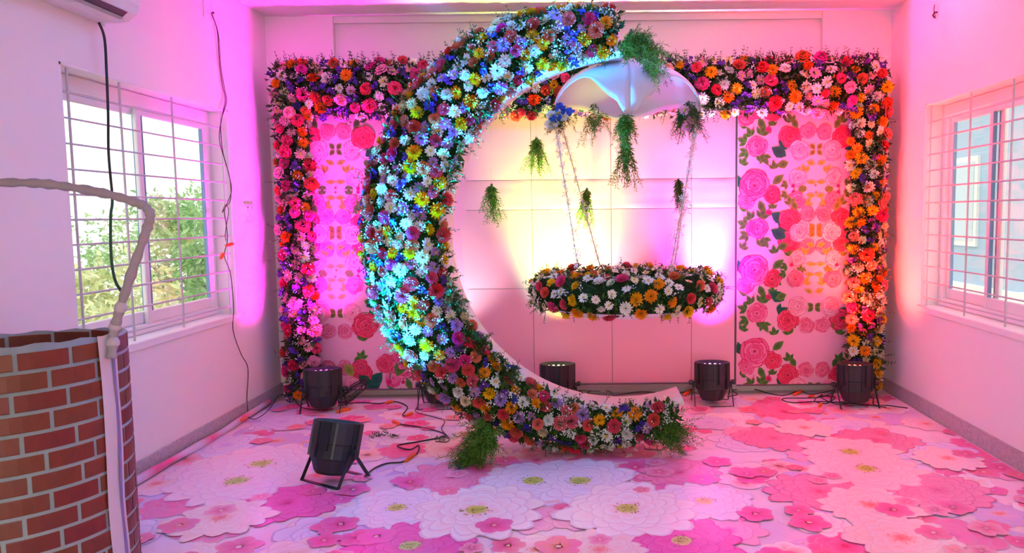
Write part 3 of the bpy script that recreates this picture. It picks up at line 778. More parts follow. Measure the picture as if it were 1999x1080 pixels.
# ------------------------------------------------------------------ flower border round the backdrop
BORT = [(15, ('rose', 'hotpink')), (7, ('rose', 'red')), (6, ('carnation', 'coral')), (15, ('mum', 'orange')), (8, ('mum', 'yellow')), (11, ('daisy', 'white')), (12, ('daisy', 'pink')), (9, ('rose', 'pink')), (7, ('daisy', 'cream')), (11, ('statice', 'purple')), (5, ('mum', 'white'))]
COLT_L = [(16, ('rose', 'hotpink')), (22, ('daisy', 'pink')), (8, ('daisy', 'white')), (16, ('mum', 'orange')), (10, ('rose', 'pink')), (7, ('rose', 'red')), (12, ('statice', 'purple'))]
COLT_R = [(10, ('rose', 'red')), (14, ('rose', 'salmon')), (12, ('daisy', 'white')), (24, ('mum', 'yellow')), (10, ('mum', 'orange')), (12, ('daisy', 'cream')), (8, ('statice', 'purple'))]
YF = 5.60
def border(name, label, x0, x1, z0, z1, table, horizontal, sprout, dens=1.0, maxn=280):
    root = empty(name, ((x0 + x1) / 2, YF, z0)); tag(root, label, 'flower garland', 'flower border around the backdrop')
    mb = MB(); mb.rbox((x0, YF, z0), (x1, YP - .015, z1), .03); mb.build('foam_base', M_foam, root)
    fol = MB(); gy = MB(); sp = Spread(.07); cnt = {}
    def pt():
        x, z = random.uniform(x0 - .01, x1 + .01), random.uniform(z0 - .02, z1 + .02)
        e = (2 * (z - z0) / (z1 - z0) - 1) if horizontal else (2 * (x - x0) / (x1 - x0) - 1)
        e = max(-1, min(1, e)); bul = .05 * math.sqrt(max(0, 1 - e * e))
        n = Vector((0, -1, e * .8)) if horizontal else Vector((e * .8, -1, 0))
        return Vector((x, YF - bul, z)), n.normalized(), e
    for _ in range(9000):
        p, n, e = pt(); k, c = pick(table); r = RAD[k] * random.uniform(.8, 1.15) * 1.06
        if cnt.get(k, 0) >= maxn or not sp.ok(p, r * 1.45): continue
        cnt[k] = cnt.get(k, 0) + 1
        p.x = min(max(p.x, XL + .05), XR - .05)
        put_flower(root, k, c, p + n * random.uniform(.005, .03), n + rvec() * .4, r)
    A = (x1 - x0) * (z1 - z0)
    G = [(.03, .05, .012, 1), (.05, .085, .02, 1), (.025, .045, .02, 1), (.08, .1, .03, 1)]
    for _ in range(int(1500 * A * dens)): p, n, e = pt(); leafy(fol, p, n, 3, .055, G)
    for _ in range(int((x1 - x0 + z1 - z0) * 60)):
        p, n, e = pt()
        if horizontal:
            d = Vector((random.uniform(-.4, .4), -.2, 1 if random.random() < sprout else -1)); p.z = (z1 - .02) if d.z > 0 else z0 + .02
        else: d = n + rvec() * .5
        sprig(fol, p, d + rvec() * .3, random.uniform(.05, .13), .1, 5, .028, G)
    for _ in range(int(90 * A)): p, n, e = pt(); gyps(gy, p, n, 12, .04, .005)
    for m in (fol, gy): m.v = [(min(max(v[0], XL + .012), XR - .012), min(v[1], YP - .002), v[2]) for v in m.v]
    o = fol.build('foliage', M_leafA, root); o['kind'] = 'stuff'
    o = gy.build('gypsophila', M_gyp, root); o['kind'] = 'stuff'
    return root
zt0, zt1 = at(1000, 218, YF).z, at(1000, 128, YF).z
bx0, bx1 = at(538, 170, YF).x, at(1722, 170, YF).x
zlow = at(560, 768, YF).z
border('flower_border', 'long horizontal band of roses, daisies and purple filler along the backdrop top', bx0, bx1, zt0, zt1, BORT, True, .75)
border('flower_border', 'pink and orange flower column at the left edge of the backdrop', bx0 + .02, at(608, 500, YF).x, max(.03, zlow), zt0 - .02, COLT_L, False, 0)
border('flower_border', 'yellow and white flower column at the right edge of the backdrop', at(1662, 500, YF).x, at(1718, 500, YF).x, max(.03, zlow), zt0 - .02, COLT_R, False, 0)

# ------------------------------------------------------------------ hanging cradle with its canopy
YC = 4.72
cc = at(1222, 566, YC)
cradle = empty('flower_cradle', (cc.x, YC, cc.z - .16)); tag(cradle, 'round hanging cradle ringed with white daisies, pink carnations and yellow mums', 'cradle')
RM, RT = (at(1372, 566, YC) - cc).length, .1
mb = MB(); n1, n2 = 40, 12
for i in range(n1):
    a = 2 * PI * i / n1
    for j in range(n2):
        b = 2 * PI * j / n2; r = RM + RT * .95 * math.cos(b); mb.v.append((cc.x + r * math.cos(a), YC + r * math.sin(a) * .9, cc.z + RT * math.sin(b))); mb.c.append((1, 1, 1, 1))
for i in range(n1):
    for j in range(n2): mb.f.append((i * n2 + j, ((i + 1) % n1) * n2 + j, ((i + 1) % n1) * n2 + (j + 1) % n2, i * n2 + (j + 1) % n2)); mb.mi.append(0)
mb.build('foam_ring', M_foam, cradle, smooth=True)
mb = MB(); prof = [(RM, -.04), (RM * .98, -.1), (RM * .85, -.135), (RM * .6, -.15), (RM * .3, -.155), (.01, -.157)]
for (r, z) in prof:
    for i in range(40): a = 2 * PI * i / 40; mb.v.append((cc.x + r * math.cos(a), YC + r * .9 * math.sin(a), cc.z + z + .006 * math.sin(a * 9) * (r / RM))); mb.c.append((1, 1, 1, 1))
for k in range(5):
    for i in range(40): mb.f.append((k * 40 + i, k * 40 + (i + 1) % 40, (k + 1) * 40 + (i + 1) % 40, (k + 1) * 40 + i)); mb.mi.append(0)
mb.build('cloth_seat', M_cloth, cradle, smooth=True)
CRT = [(48, ('daisy', 'white')), (12, ('daisy', 'cream')), (20, ('carnation', 'coral')), (19, ('mum', 'yellow')), (5, ('mum', 'white'))]
sp = Spread(.06); fol = MB(); gy = MB()
def ring_pt():
    a = random.uniform(0, 2 * PI); b = random.uniform(-1.0, 2.5)
    n = Vector((math.cos(a) * math.cos(b), math.sin(a) * math.cos(b), math.sin(b)))
    return Vector((cc.x + RM * math.cos(a), YC + RM * .9 * math.sin(a), cc.z)) + n * RT, n
cnt = {}
for _ in range(6000):
    p, n = ring_pt(); k, c = pick(CRT); r = RAD[k] * random.uniform(.72, 1.0) * (.9 if k == 'daisy' else 1)
    if cnt.get(k, 0) >= 260 or not sp.ok(p, r * 1.7): continue
    cnt[k] = cnt.get(k, 0) + 1; put_flower(cradle, k, c, p + n * .015, n + rvec() * .4, r)
for _ in range(900): p, n = ring_pt(); leafy(fol, p, n, 3, .036)
for _ in range(170):
    p, n = ring_pt()
    sprig(fol, p, n + rvec() * .4, random.uniform(.04, .09), .2, 4, .022)
for px in (1290, 1308, 1322, 1345, 1065, 1120):
    p = at(px, 600, YC - RM * .75); sprig(fol, p, (0, -.2, -1), .09, 0, 6, .018, [(.06, .03, .16, 1), (.05, .12, .03, 1)])
for _ in range(70): p, n = ring_pt(); gyps(gy, p, n, 9, .03, .0045)
o = fol.build('foliage', M_leafA, cradle); o['kind'] = 'stuff'
o = gy.build('gypsophila', M_gyp, cradle); o['kind'] = 'stuff'

YU = 4.66
ut = at(1224, 117, YU); URX = (at(1366, 200, YU) - at(1082, 200, YU)).length / 2; URY = .34; UH = ut.z - at(1224, 216, YU).z
um = empty('canopy_umbrella', (ut.x, YU, ut.z - UH)); tag(um, 'white dome canopy with scalloped edge hanging above the cradle', 'canopy')
M_canopy = mat('white_canopy_cloth', (.74, .68, .68, 1), .75, .2, bump=.1, bscale=12, trans=.12)
def dome(a, ph, rr=1.0):
    drop = max(0, ph - PI / 2)
    return Vector((ut.x + URX * rr * math.cos(a) * math.sin(min(ph, PI / 2)), YU + URY * rr * math.sin(a) * math.sin(min(ph, PI / 2)), ut.z - UH + UH * rr * math.cos(min(ph, PI / 2)) - drop * .25))
def phmax(a):
    c = abs(math.cos(2 * a)); return R_(57) + R_(36) * c ** 2.2 if math.sin(a) < .02 and not (math.sin(a) > -.02 and False) else R_(84) + R_(9) * c ** 2.2
for q in range(4):
    mb = MB(); na, nb_ = 18, 12
    for i in range(na + 1):
        a = q * PI / 2 + PI / 2 * i / na; pm = phmax(a) if q >= 2 else R_(82) + R_(11) * abs(math.cos(2 * a)) ** 2.2
        if abs(math.cos(2 * a)) > .97 and math.sin(a) < -.9: pm += R_(12)
        for j in range(nb_ + 1):
            ph = pm * j / nb_; sag = 1 - .045 * math.sin(PI * i / na) * math.sin(PI * min(1, j / nb_)) ; mb.v.append(tuple(dome(a, ph, sag))); mb.c.append((1, 1, 1, 1))
    for i in range(na):
        for j in range(nb_): k = i * (nb_ + 1) + j; mb.f.append((k, k + nb_ + 1, k + nb_ + 2, k + 1)); mb.mi.append(0)
    o = mb.build('canopy_panel', M_canopy, um, smooth=True)
    md = o.modifiers.new('thickness', 'SOLIDIFY'); md.thickness = .006
    mb = MB(); pts = [dome(q * PI / 2, R_(93) * j / 14, .985) for j in range(15)]; mb.tube(pts, .006, 6); mb.build('rib', M_canopy, um)
mb = MB(); mb.tube([ut + Vector((0, 0, -.02)), ut + Vector((0, 0, .05)), Vector((ut.x + .01, YA + .14, ut.z + .12))], .008, 8); mb.build('hanging_rod', M_frame, um)
def at_u(px, py, dy=0): return at(px, py, YU + dy)
tips = [dome(k * PI / 2, R_(90)) for k in range(4)]
D_ = [(-.1, -.3, -1), (.2, -.2, -1), (-.3, -.2, -.9)]
fern_clump(um, at_u(1222, 234, -.34), 30, .15, D_, 'fern_spray', zmin=None, droop=.4)
fern_clump(um, at_u(1160, 216, -.0), 12, .2, D_, 'fern_spray', zmin=None, droop=.4)
fern_clump(um, at_u(1345, 212, -.05), 30, .19, D_, 'fern_spray', zmin=None, droop=.4, greens=GREENS)
fern_clump(um, at_u(1094, 214, -.05), 24, .16, D_, 'fern_spray', zmin=None, droop=.4, greens=GREENS)
fern_clump(um, at_u(1258, 125, -.25), 12, .16, [(.8, -.3, -.2), (.6, -.4, -.5)], 'fern_spray', zmin=None, droop=1.0)
for (px, py) in ((1075, 225), (1082, 240), (1090, 222), (1072, 243), (1100, 228), (1336, 215), (1350, 235), (1340, 250)):
    put_flower(um, 'daisy', 'white' if px < 1200 else 'pink', at_u(px, py, -.1), Vector((0, -1, .2)) + rvec() * .4, .033)
for (px, py) in ((1095, 212), (1108, 222), (1085, 232)): put_flower(um, 'statice', 'blue', at_u(px, py, -.12), (0, -1, .1), .035)
# garland cords
M_jas = mat('jasmine_white', (.84, .76, .66, 1), .6, .2)
def garland(p0, p1, name='garland_cord', dense=1):
    mb = MB(); mb.tube([p0, p1], .0035, 5); o = mb.build(name, mat('cord', (.5, .4, .32, 1), .8), cradle)
    mb = MB(); L = (p1 - p0).length; n = int(L / .006 * dense)
    for i in range(n):
        c = p0.lerp(p1, i / n) + rvec() * random.uniform(0, .03); d = rvec(); r = random.uniform(.012, .023); s = d.orthogonal().normalized(); t = d.cross(s)
        vs = [c]
        for k in range(5):
            a = 2 * PI * k / 5; e = s * math.cos(a) + t * math.sin(a); f = s * math.cos(a + .6) + t * math.sin(a + .6)
            vs += [c + e * r + d * r * .3, c + f * r * .6 + d * r * .1]
        mb.add(vs, [(0, 1 + 2 * k, 2 + 2 * k) for k in range(5)])
    off = cradle.location
    g = link('jasmine_garland', mb.mesh('jasmine_garland', M_jas, off), o); g['kind'] = 'stuff'
lt, rt = dome(PI, R_(88)), dome(0, R_(88))
garland(lt + Vector((-.01, -.03, 0)), at(1128, 520, YC - .38)); garland(lt + Vector((.03, .05, -.05)), at(1172, 522, YC - .05), dense=.7)
garland(rt + Vector((0, -.03, 0)), at(1308, 528, YC - .38), dense=.8); garland(rt + Vector((-.01, .05, 0)), at(1316, 522, YC - .05), dense=.7)

# ------------------------------------------------------------------ fern bunches hung on threads
FB = [(1047, 268, 345, 5.53, 'short bright green fern bunch hanging nearest the canopy left tip'), (1222, 272, 367, 4.55, 'long olive fern bunch hanging below the canopy middle'),
      (960, 360, 442, 5.53, 'fern bunch hanging alone beside the inner edge of the flower moon'), (1146, 368, 452, 5.53, 'dense green fern bunch hanging beside the left garland cord'),
      (1324, 350, 418, 5.53, 'small dark fern bunch hanging beside the right garland cord')]
for (px, y0, y1, Y, lab) in FB:
    t, b = at(px, y0, Y), at(px, y1, Y); L = (t - b).length
    root = empty('fern_bunch', t); tag(root, lab, 'fern bunch', 'hanging fern bunches')
    ztop = at(px, 200, Y).z if Y > 4.7 else at(px, 215, Y).z
    mb = MB(); mb.tube([t, Vector((t.x, Y, ztop))], .0009, 3); mb.build('thread', mat('thread', (.5, .45, .35, 1), .8), root)
    for k in range(7):
        mb = MB(); d = Vector((random.uniform(-.32, .32), random.uniform(-.25, .25), -1))
        for _ in range(4): sprig(mb, t + rvec() * .008, d + rvec() * .2, L * random.uniform(.65, 1.05), .2, 15, .045, GREENS_L if px != 1324 else GREENS, .2, .0014, .7)
        mb.build('frond', M_leafA, root)

# ------------------------------------------------------------------ stage par lights
PM = {}
def par_meshes():
    mb = MB(); mb.lathe([(.045, -.135), (.075, -.13), (.088, -.115), (.114, -.05), (.122, -.045), (.122, .03), (.128, .035), (.128, .15), (.117, .15), (.117, .118)], 16); PM['housing'] = mb.mesh('housing', M_blackm)
    mb = MB(); mb.box((-.006, -.1325, -.04), (.006, -.119, .145)); PM['rib'] = mb.mesh('rib', M_black)
    mb = MB(); mb.box((-.022, -.1335, .0), (.022, -.124, .148)); PM['plate'] = mb.mesh('side_plate', M_black)
    mb = MB(); mb.lathe([(.0, .0), (.010, .0), (.009, .006), (.0, .009)], 8); PM['led'] = mb
    for sg in (1, -1):
        mb = MB(); w = .011
        for s in (1, -1):
            x0, x1 = s * .138, s * .143
            a = (0, .165); b = (sg * .105, .006)
            mb.add([(x0, a[0] - w, a[1] + .012), (x0, a[0] + w, a[1] + .012), (x0, b[0] + w, b[1]), (x0, b[0] - w, b[1]), (x1, a[0] - w, a[1] + .012), (x1, a[0] + w, a[1] + .012), (x1, b[0] + w, b[1]), (x1, b[0] - w, b[1])],
                   [(0, 1, 2, 3), (7, 6, 5, 4), (0, 4, 5, 1), (1, 5, 6, 2), (2, 6, 7, 3), (3, 7, 4, 0)])
        mb.box((-.143, sg * .105 - w, .0005), (.143, sg * .105 + w, .006)); PM['yoke', sg] = mb.mesh('yoke', M_black)
    for s in (1, -1):
        mb = MB(); mb.tube([(s * .125, 0, .165), (s * .150, 0, .165)], .007, 8); mb.tube([(s * .148, 0, .165), (s * .172, 0, .165)], [.019, .017], 10); PM['knob', s] = mb.mesh('knob', M_black)
par_meshes()
def par_light(loc, rz, aim, label, color, spots, plug=None):
    root = empty('par_light', loc, rz); tag(root, label, 'stage light', 'stage par lights')
    for sg in (1, -1): link('yoke', PM['yoke', sg], root)
    for s in (1, -1): link('knob', PM['knob', s], root)
    d = Vector(aim) - (Vector(loc) + Vector((0, 0, .165)))
    dl = Matrix.Rotation(-rz, 3, 'Z') @ d
    dl = Vector((0, dl.y, dl.z)).normalized() if abs(dl.x) < 1e9 else dl
    q = Vector((0, 0, 1)).rotation_difference(dl)
    h = link('housing', PM['housing'], root, (0, 0, .165), q)
    for k in range(8):
        a = 2 * PI * k / 8
        link('rib', PM['rib'], h, (0, 0, 0), Quaternion((0, 0, 1), a))
    for k in range(4): link('side_plate', PM['plate'], h, (0, 0, 0), Quaternion((0, 0, 1), a0 := (2 * PI * k / 4 + PI / 8)))
    em = bpy.data.materials.new('led_' + label[:12]); em.use_nodes = True; b = em.node_tree.nodes['Principled BSDF']
    b.inputs['Base Color'].default_value = (.6, .6, .6, 1); b.inputs['Emission Color'].default_value = (*color, 1); b.inputs['Emission Strength'].default_value = 3
    mb = MB(); mb.lathe([(.116, .110), (.116, .118)], 16); link('lens_plate', mb.mesh('lens_plate', M_black), h)
    mb = MB()
    for ring, n in ((0, 1), (.035, 6), (.07, 12), (.1, 16)):
        for k in range(n): a = 2 * PI * k / n; mb.lathe([(.010, .118), (.009, .124), (.004, .127)], 6, (ring * math.cos(a), ring * math.sin(a), 0))
    link('led_array', mb.mesh('led_array', em), h)
    for (c, e, size, target, off) in spots:
        L = bpy.data.lights.new('beam', 'SPOT'); L.color = c; L.energy = e; L.spot_size = R_(size); L.spot_blend = 1.0; L.shadow_soft_size = .08
        o = bpy.data.objects.new('beam', L); COL.objects.link(o); o.parent = h
        # from the lens towards its target (both in world space, brought into the housing's space)
        Mw = Matrix.Translation(Vector(loc)) @ Matrix.Rotation(rz, 4, 'Z') @ Matrix.Translation((0, 0, .165)) @ q.to_matrix().to_4x4()
        tl = Mw.inverted() @ Vector(target); pl = Vector((off[0], off[1], .135))
        o.location = pl; o.rotation_mode = 'QUATERNION'; o.rotation_quaternion = (tl - pl).to_track_quat('-Z', 'Y')
    return root
YL = 5.43
def lp(px): return Vector((at(px, 790, YL).x, YL, .0))
P1, P2, P3, P4, P5 = lp(632), lp(858), lp(1089), lp(1390), lp(1668)
P1.y = 5.34; P5.y = 5.32; P1.x *= 5.34 / YL; P5.x *= 5.32 / YL
UP = lambda p, dx, dy, z: (p.x + dx, p.y + dy, z)
WP = lambda px, py: at(px, py, YP)
par_light(P1, R_(4), UP(P1, 0, .12, 2), 'black stage light at the foot of the left flower column', (1, .1, .9),
          [((1, .012, .8), 340, 80, UP(P1, -.55, .02, 1.8), (0, 0)), ((1, .02, .8), 520, 62, WP(620, 340), (.03, 0))])
par_light(P2, R_(0), UP(P2, .5, .1, 2), 'black stage light mostly hidden behind the lower flower moon', (.8, .9, 1),
          [((.85, 1, 1.0), 70, 66, WP(960, 380), (0, 0))])
par_light(P3, R_(-3), UP(P3, 0, .12, 2), 'black stage light seen just above the lower rim of the flower moon', (1, .9, .5),
          [((.80, 1, .06), 700, 62, WP(1105, 230), (0, 0)), ((.85, 1, .4), 210, 38, WP(1115, 370), (0, .02)), ((.8, 1.0, .95), 210, 46, WP(1225, 380), (.04, 0)), ((.1, 1, .6), 120, 46, WP(1050, 460), (-.05, 0))])
par_light(P4, R_(0), UP(P4, 0, .12, 2), 'black stage light standing clear below the cradle right side', (1, .3, .9),
          [((1, .05, .9), 560, 76, WP(1415, 250), (0, 0)), ((.85, 1, .95), 260, 34, WP(1383, 390), (-.04, 0))])
par_light(P5, R_(3), UP(P5, 0, .12, 2), 'black stage light at the foot of the right flower column', (1, .12, .05),
          [((1, .03, .016), 800, 82, UP(P5, .40, .06, 1.8), (0, 0)), ((1, .03, .015), 900, 62, WP(1645, 330), (-.03, 0))])
P6 = onfloor(655, 937); P6.z = .0055
par_light(P6, R_(-30), (P6.x + .16, P6.y + .28, 1.3), 'black stage light tilted up at the moon, alone on the front of the floor', (.1, .5, 1),
          [((.001, .26, 1), 5400, 40, at(830, 290, YA - .25), (0, 0)), ((.001, .36, 1), 1300, 66, at(840, 530, YA - .1), (0, 0)), ((.02, .25, 1), 900, 40, at(1080, 110, YA), (.03, 0))])

# ------------------------------------------------------------------ cables with orange taped plugs
def cable(name, label, pts, r, m=M_cable, plugs=(), cat='cable', group='cables on the floor', n=6):
    pts = [Vector(p) for p in pts]
    root = empty(name, (pts[0].x, pts[0].y, pts[0].z)); tag(root, label, cat, group)
    mb = MB(); mb.tube(spline(pts, n), r, 6); mb.build('wire', m, root, smooth=True)
    for (a, b, rr) in plugs:
        a, b = Vector(a), Vector(b); mb = MB(); d = b - a
        mb.tube([a, a + d * .15, a + d * .5, a + d * .85, b], [rr * .4, rr, rr * 1.1, rr, rr * .4], 8); mb.build('plug', M_orange, root, smooth=True)
    return root
fl = lambda x, y, z=.011: onfloor(x, y, z)
cable('power_cable', 'black cable with an orange plug running from the front stage light', [fl(712, 930, .02), fl(730, 915), fl(755, 905), fl(785, 902), fl(800, 893), fl(815, 884), fl(817, 870), fl(800, 878), fl(776, 870), fl(820, 862), fl(870, 850), fl(830, 836), fl(780, 828), fl(770, 824)], .0045,
      plugs=[(fl(790, 902, .014), fl(812, 884, .014), .011), (fl(766, 822, .014), fl(780, 829, .014), .013)])
cable('power_cable', 'thin dark cable curling on the floor left of the flower moon', [fl(815, 750, .16), fl(816, 790, .02), fl(812, 804), fl(850, 815), fl(868, 822), fl(862, 838), fl(876, 855), fl(872, 863), fl(850, 862)], .003, M_dcable,
      plugs=[(fl(792, 812, .014), fl(806, 806, .014), .011)])
cable('power_cable', 'dark cable trailing from the left stage light towards the moon', [fl(660, 792, .02), fl(700, 786), fl(740, 788), fl(770, 784), fl(795, 794), fl(786, 810), fl(792, 812)], .004,
      plugs=[(fl(752, 787, .014), fl(768, 784, .014), .012), (fl(656, 805, .014), fl(684, 799, .014), .016)])
coil = [Vector((at(688, 780, 5.36).x + .1 * math.cos(t) * (1 + .12 * math.sin(3.3 * t)), 5.37 + .05 * math.sin(t), .03 + .075 + .072 * math.sin(t + 1) + .002 * t)) for t in [i * .55 for i in range(48)]]
coil = [Vector((p.x, p.y, max(.012, p.z))) for p in coil]
cable('cable_coil', 'loose coil of black cable beside the left stage light', coil, .0045, n=2)
cable('power_cable', 'dark cable lying along the left wall from the window wire to the left stage light', [fl(485, 815, .05), fl(500, 818, .05), fl(525, 800, .04), fl(545, 772, .02), fl(570, 775), fl(590, 796), fl(640, 800)], .003, M_cable,
      plugs=[(fl(470, 822, .055), fl(480, 816, .055), .010)])
cable('power_cable', 'thin cable wavering along the back wall below the cloth backdrop', [fl(1125, 762, .03), fl(1160, 764), fl(1190, 764), fl(1200, 772, .008), fl(1250, 765, .008), fl(1300, 768, .008), fl(1335, 766), fl(1358, 760, .05)], .003, M_dcable,
      plugs=[(fl(1334, 772, .014), fl(1352, 760, .02), .012)])
cable('power_cable', 'tangled cable between the two right stage lights', [fl(1420, 775, .03), fl(1440, 770), fl(1430, 762), fl(1470, 760), fl(1500, 768), fl(1530, 772), fl(1560, 764), fl(1585, 770), fl(1630, 762), fl(1600, 776), fl(1530, 778), fl(1545, 786), fl(1600, 784), fl(1660, 788), fl(1720, 794), fl(1730, 797)], .0038, M_cable,
      plugs=[(fl(1548, 772, .014), fl(1566, 763, .014), .011), (fl(1578, 775, .014), fl(1590, 772, .014), .010), (fl(1598, 795, .014), fl(1604, 788, .014), .011)])
cable('power_cable', 'cable looping round the foot of the right stage light', [fl(1605, 770, .1), fl(1590, 782, .02), fl(1612, 788), fl(1630, 776, .03), fl(1600, 774, .05), fl(1640, 790, .02), fl(1700, 776, .06), fl(1706, 790), fl(1735, 792), fl(1772, 797)], .004, M_cable)
# knotted stub of lamp cable by the moon
cable('power_cable', 'short knotted cable behind the middle stage light knob', [at(1112, 752, 5.4), at(1124, 758, 5.4), at(1116, 768, 5.38), at(1134, 764, 5.38), at(1126, 772, 5.4), fl(1145, 770, .02), fl(1150, 764, .02)], .004, M_cable)

# hanging wires at the left wall
def w(px, py, dx=.012): return onside(px, py, XL + dx)
cable('hanging_wire', 'thin twisted wire hanging down the left wall past the window edge', [w(412, 25), w(424, 60), w(428, 120), w(434, 165), w(440, 195), w(434, 225), w(428, 270), w(438, 310), w(449, 350), w(450, 390), w(438, 410), w(442, 440), w(444, 470), w(438, 500), w(450, 535), w(456, 600), w(455, 645), w(470, 690), w(484, 720), w(482, 780), w(485, 815, .03)], .0028, M_dcable,
      plugs=[(w(440, 480), w(456, 476), .011), (w(430, 506), w(436, 494), .012)], cat='wire', group='wires at the left wall')
cable('hanging_wire', 'second strand of thin wire knotted beside the left window', [w(414, 28, .016), w(426, 66, .018), w(431, 130, .016), w(438, 172, .018), w(442, 200, .016), w(431, 240, .018), w(434, 290, .016), w(444, 330, .018), w(452, 370, .016), w(442, 400, .018), w(434, 415, .02), w(440, 400, .03), w(446, 412, .02), w(440, 455, .018), w(441, 470, .016)], .0025, M_dcable, cat='wire', group='wires at the left wall')
def ww(px, py, dx=.05): return onside(px, py, XL + dx)
cable('hanging_cable', 'thick black cable hanging from the air conditioner in front of the window', [ww(193, 44), ww(204, 75), ww(208, 140), ww(211, 220), ww(212, 300), ww(219, 378)], .0065, M_cable, cat='cable', group='wires at the left wall')
cable('hanging_cable', 'green lower length of the cable hanging in front of the window', [ww(219, 378), ww(219, 400), ww(216, 425), ww(217, 500), ww(224, 545), ww(236, 568)], .007, M_gcable, cat='cable', group='wires at the left wall')

# wall socket plate
sq = onside(485, 415, XL)
root = empty('wall_socket', sq); tag(root, 'white wall socket plate on the left wall by the backdrop', 'socket')
mb = MB(); mb.rbox((XL + .0, sq.y - .075, sq.z - .06), (XL + .012, sq.y + .075, sq.z + .06), .003); mb.build('plate', M_white_plastic, root)
for dy in (-.03, .03):
    mb = MB(); mb.rbox((XL + .012, sq.y + dy - .022, sq.z - .03), (XL + .018, sq.y + dy + .022, sq.z + .03), .002); mb.build('switch_rocker', M_white_plastic, root)
# conduit box near the ceiling where the thin wire comes out
sq = onside(404, 18, XL)
root = empty('junction_box', sq); tag(root, 'small white junction plate high on the left wall above the wire', 'junction box')
mb = MB(); mb.rbox((XL, sq.y - .05, sq.z - .06), (XL + .008, sq.y + .05, sq.z + .10), .003); mb.build('plate', M_white_plastic, root)
mb = MB(); q = onside(412, 25, XL); mb.tube([(XL + .006, q.y, q.z), (XL + .02, q.y, q.z)], .006, 8); mb.build('grommet', M_black, root)
# hook with a wire end on the right wall
sq = onside(1830, 24, XR)
root = empty('wall_hook', sq); tag(root, 'small dark hook with a wire stub high on the right wall', 'hook')
mb = MB(); mb.tube([(XR, sq.y, sq.z), (XR - .02, sq.y, sq.z), (XR - .03, sq.y, sq.z - .02), (XR - .018, sq.y, sq.z - .035)], .006, 6); mb.build('hook', M_black, root)
mb = MB(); mb.tube(spline([(XR - .02, sq.y, sq.z + .05), (XR - .015, sq.y + .02, sq.z + .02), (XR - .02, sq.y - .01, sq.z - .02), (XR - .012, sq.y + .005, sq.z - .04)]), .003, 5); mb.build('wire_stub', M_dcable, root)

# ------------------------------------------------------------------ air conditioner
ay1 = onside(193, 44, XL).y; az = onside(193, 44, XL).z
ay0 = ay1 - .86
ac = empty('air_conditioner', (XL, (ay0 + ay1) / 2, az)); tag(ac, 'white wall air conditioner at the top of the left wall', 'air conditioner')
prof = [(0, 0), (.10, -.004), (.15, .0), (.195, .035), (.212, .08), (.215, .2), (.2, .265), (.16, .29), (0, .29)]
mb = MB(); k = len(prof)
for y in (ay0, ay1):
    for (x, z) in prof: mb.v.append((XL + x, y, az + z)); mb.c.append((1, 1, 1, 1))
for i in range(k): mb.f.append((i, (i + 1) % k, k + (i + 1) % k, k + i)); mb.mi.append(0)
mb.f += [tuple(range(k - 1, -1, -1)), tuple(range(k, 2 * k))]; mb.mi += [0, 0]
mb.build('casing', M_white_plastic, ac)
mb = MB(); mb.add([(XL + .155, ay0 + .06, az - .0005), (XL + .155, ay1 - .07, az - .0005), (XL + .192, ay1 - .07, az + .030), (XL + .192, ay0 + .06, az + .030), (XL + .15, ay0 + .06, az + .02), (XL + .15, ay1 - .07, az + .02)], [(0, 1, 2, 3), (0, 4, 5, 1), (3, 2, 5, 4)])
mb.build('air_outlet', M_acdark, ac)
mb = MB(); mb.add([(XL + .150, ay0 + .06, az - .004), (XL + .150, ay1 - .07, az - .004), (XL + .172, ay1 - .07, az + .004), (XL + .172, ay0 + .06, az + .004)], [(0, 1, 2, 3), (3, 2, 1, 0)]); mb.build('louver', M_white_plastic, ac)
mb = MB(); mb.rbox((XL + .01, ay0 + .02, az - .007), (XL + .09, ay1 - .02, az - .001), .002); mb.build('bottom_grille', M_white_plastic, ac)
mb = MB(); mb.tube([(XL + .03, ay1 - .02, az + .0), (XL + .03, ay1 - .02, az - .02)], .012, 8); mb.build('drain_stub', M_white_plastic, ac)

# ------------------------------------------------------------------ brick-covered well with foam-wrapped bow
WR = .365; wy = 2.56
wc = at(10, 700, wy); well = empty('brick_well', (wc.x, wy, 0)); tag(well, 'round wishing well covered in red bricks with pale mortar lines', 'well')
zf = at(60, 679, wy - WR * .8).z; zb = at(90, 651, wy + WR * .8).z
WF = math.atan2(-wy, -wc.x)     # the side that faces the room
ztop = lambda a: (zf + zb) / 2 + (zf - zb) / 2 * math.cos(a - WF) + .004 * math.sin(a * 17)
M_mortar = mat('pale_mortar_print', (.30, .37, .38, 1), .5, .4, noise=.2, nscale=20)
M_brick = mat('brick_red', (.18, .03, .009, 1), .42, .45, jit=.2, noise=.35, nscale=18)
mb = MB(); n = 64
for r, top in ((WR, 0), (WR, 1), (WR - .008, 1), (WR - .008, 0)):
    for i in range(n): a = 2 * PI * i / n; mb.v.append((wc.x + r * math.cos(a), wy + r * math.sin(a), ztop(a) if top else .006)); mb.c.append((1, 1, 1, 1))
for k in range(3):
    for i in range(n): mb.f.append((k * n + i, k * n + (i + 1) % n, (k + 1) * n + (i + 1) % n, (k + 1) * n + i)); mb.mi.append(0)
mb.build('drum', M_mortar, well, smooth=True)
RH, NB = .0665, 15
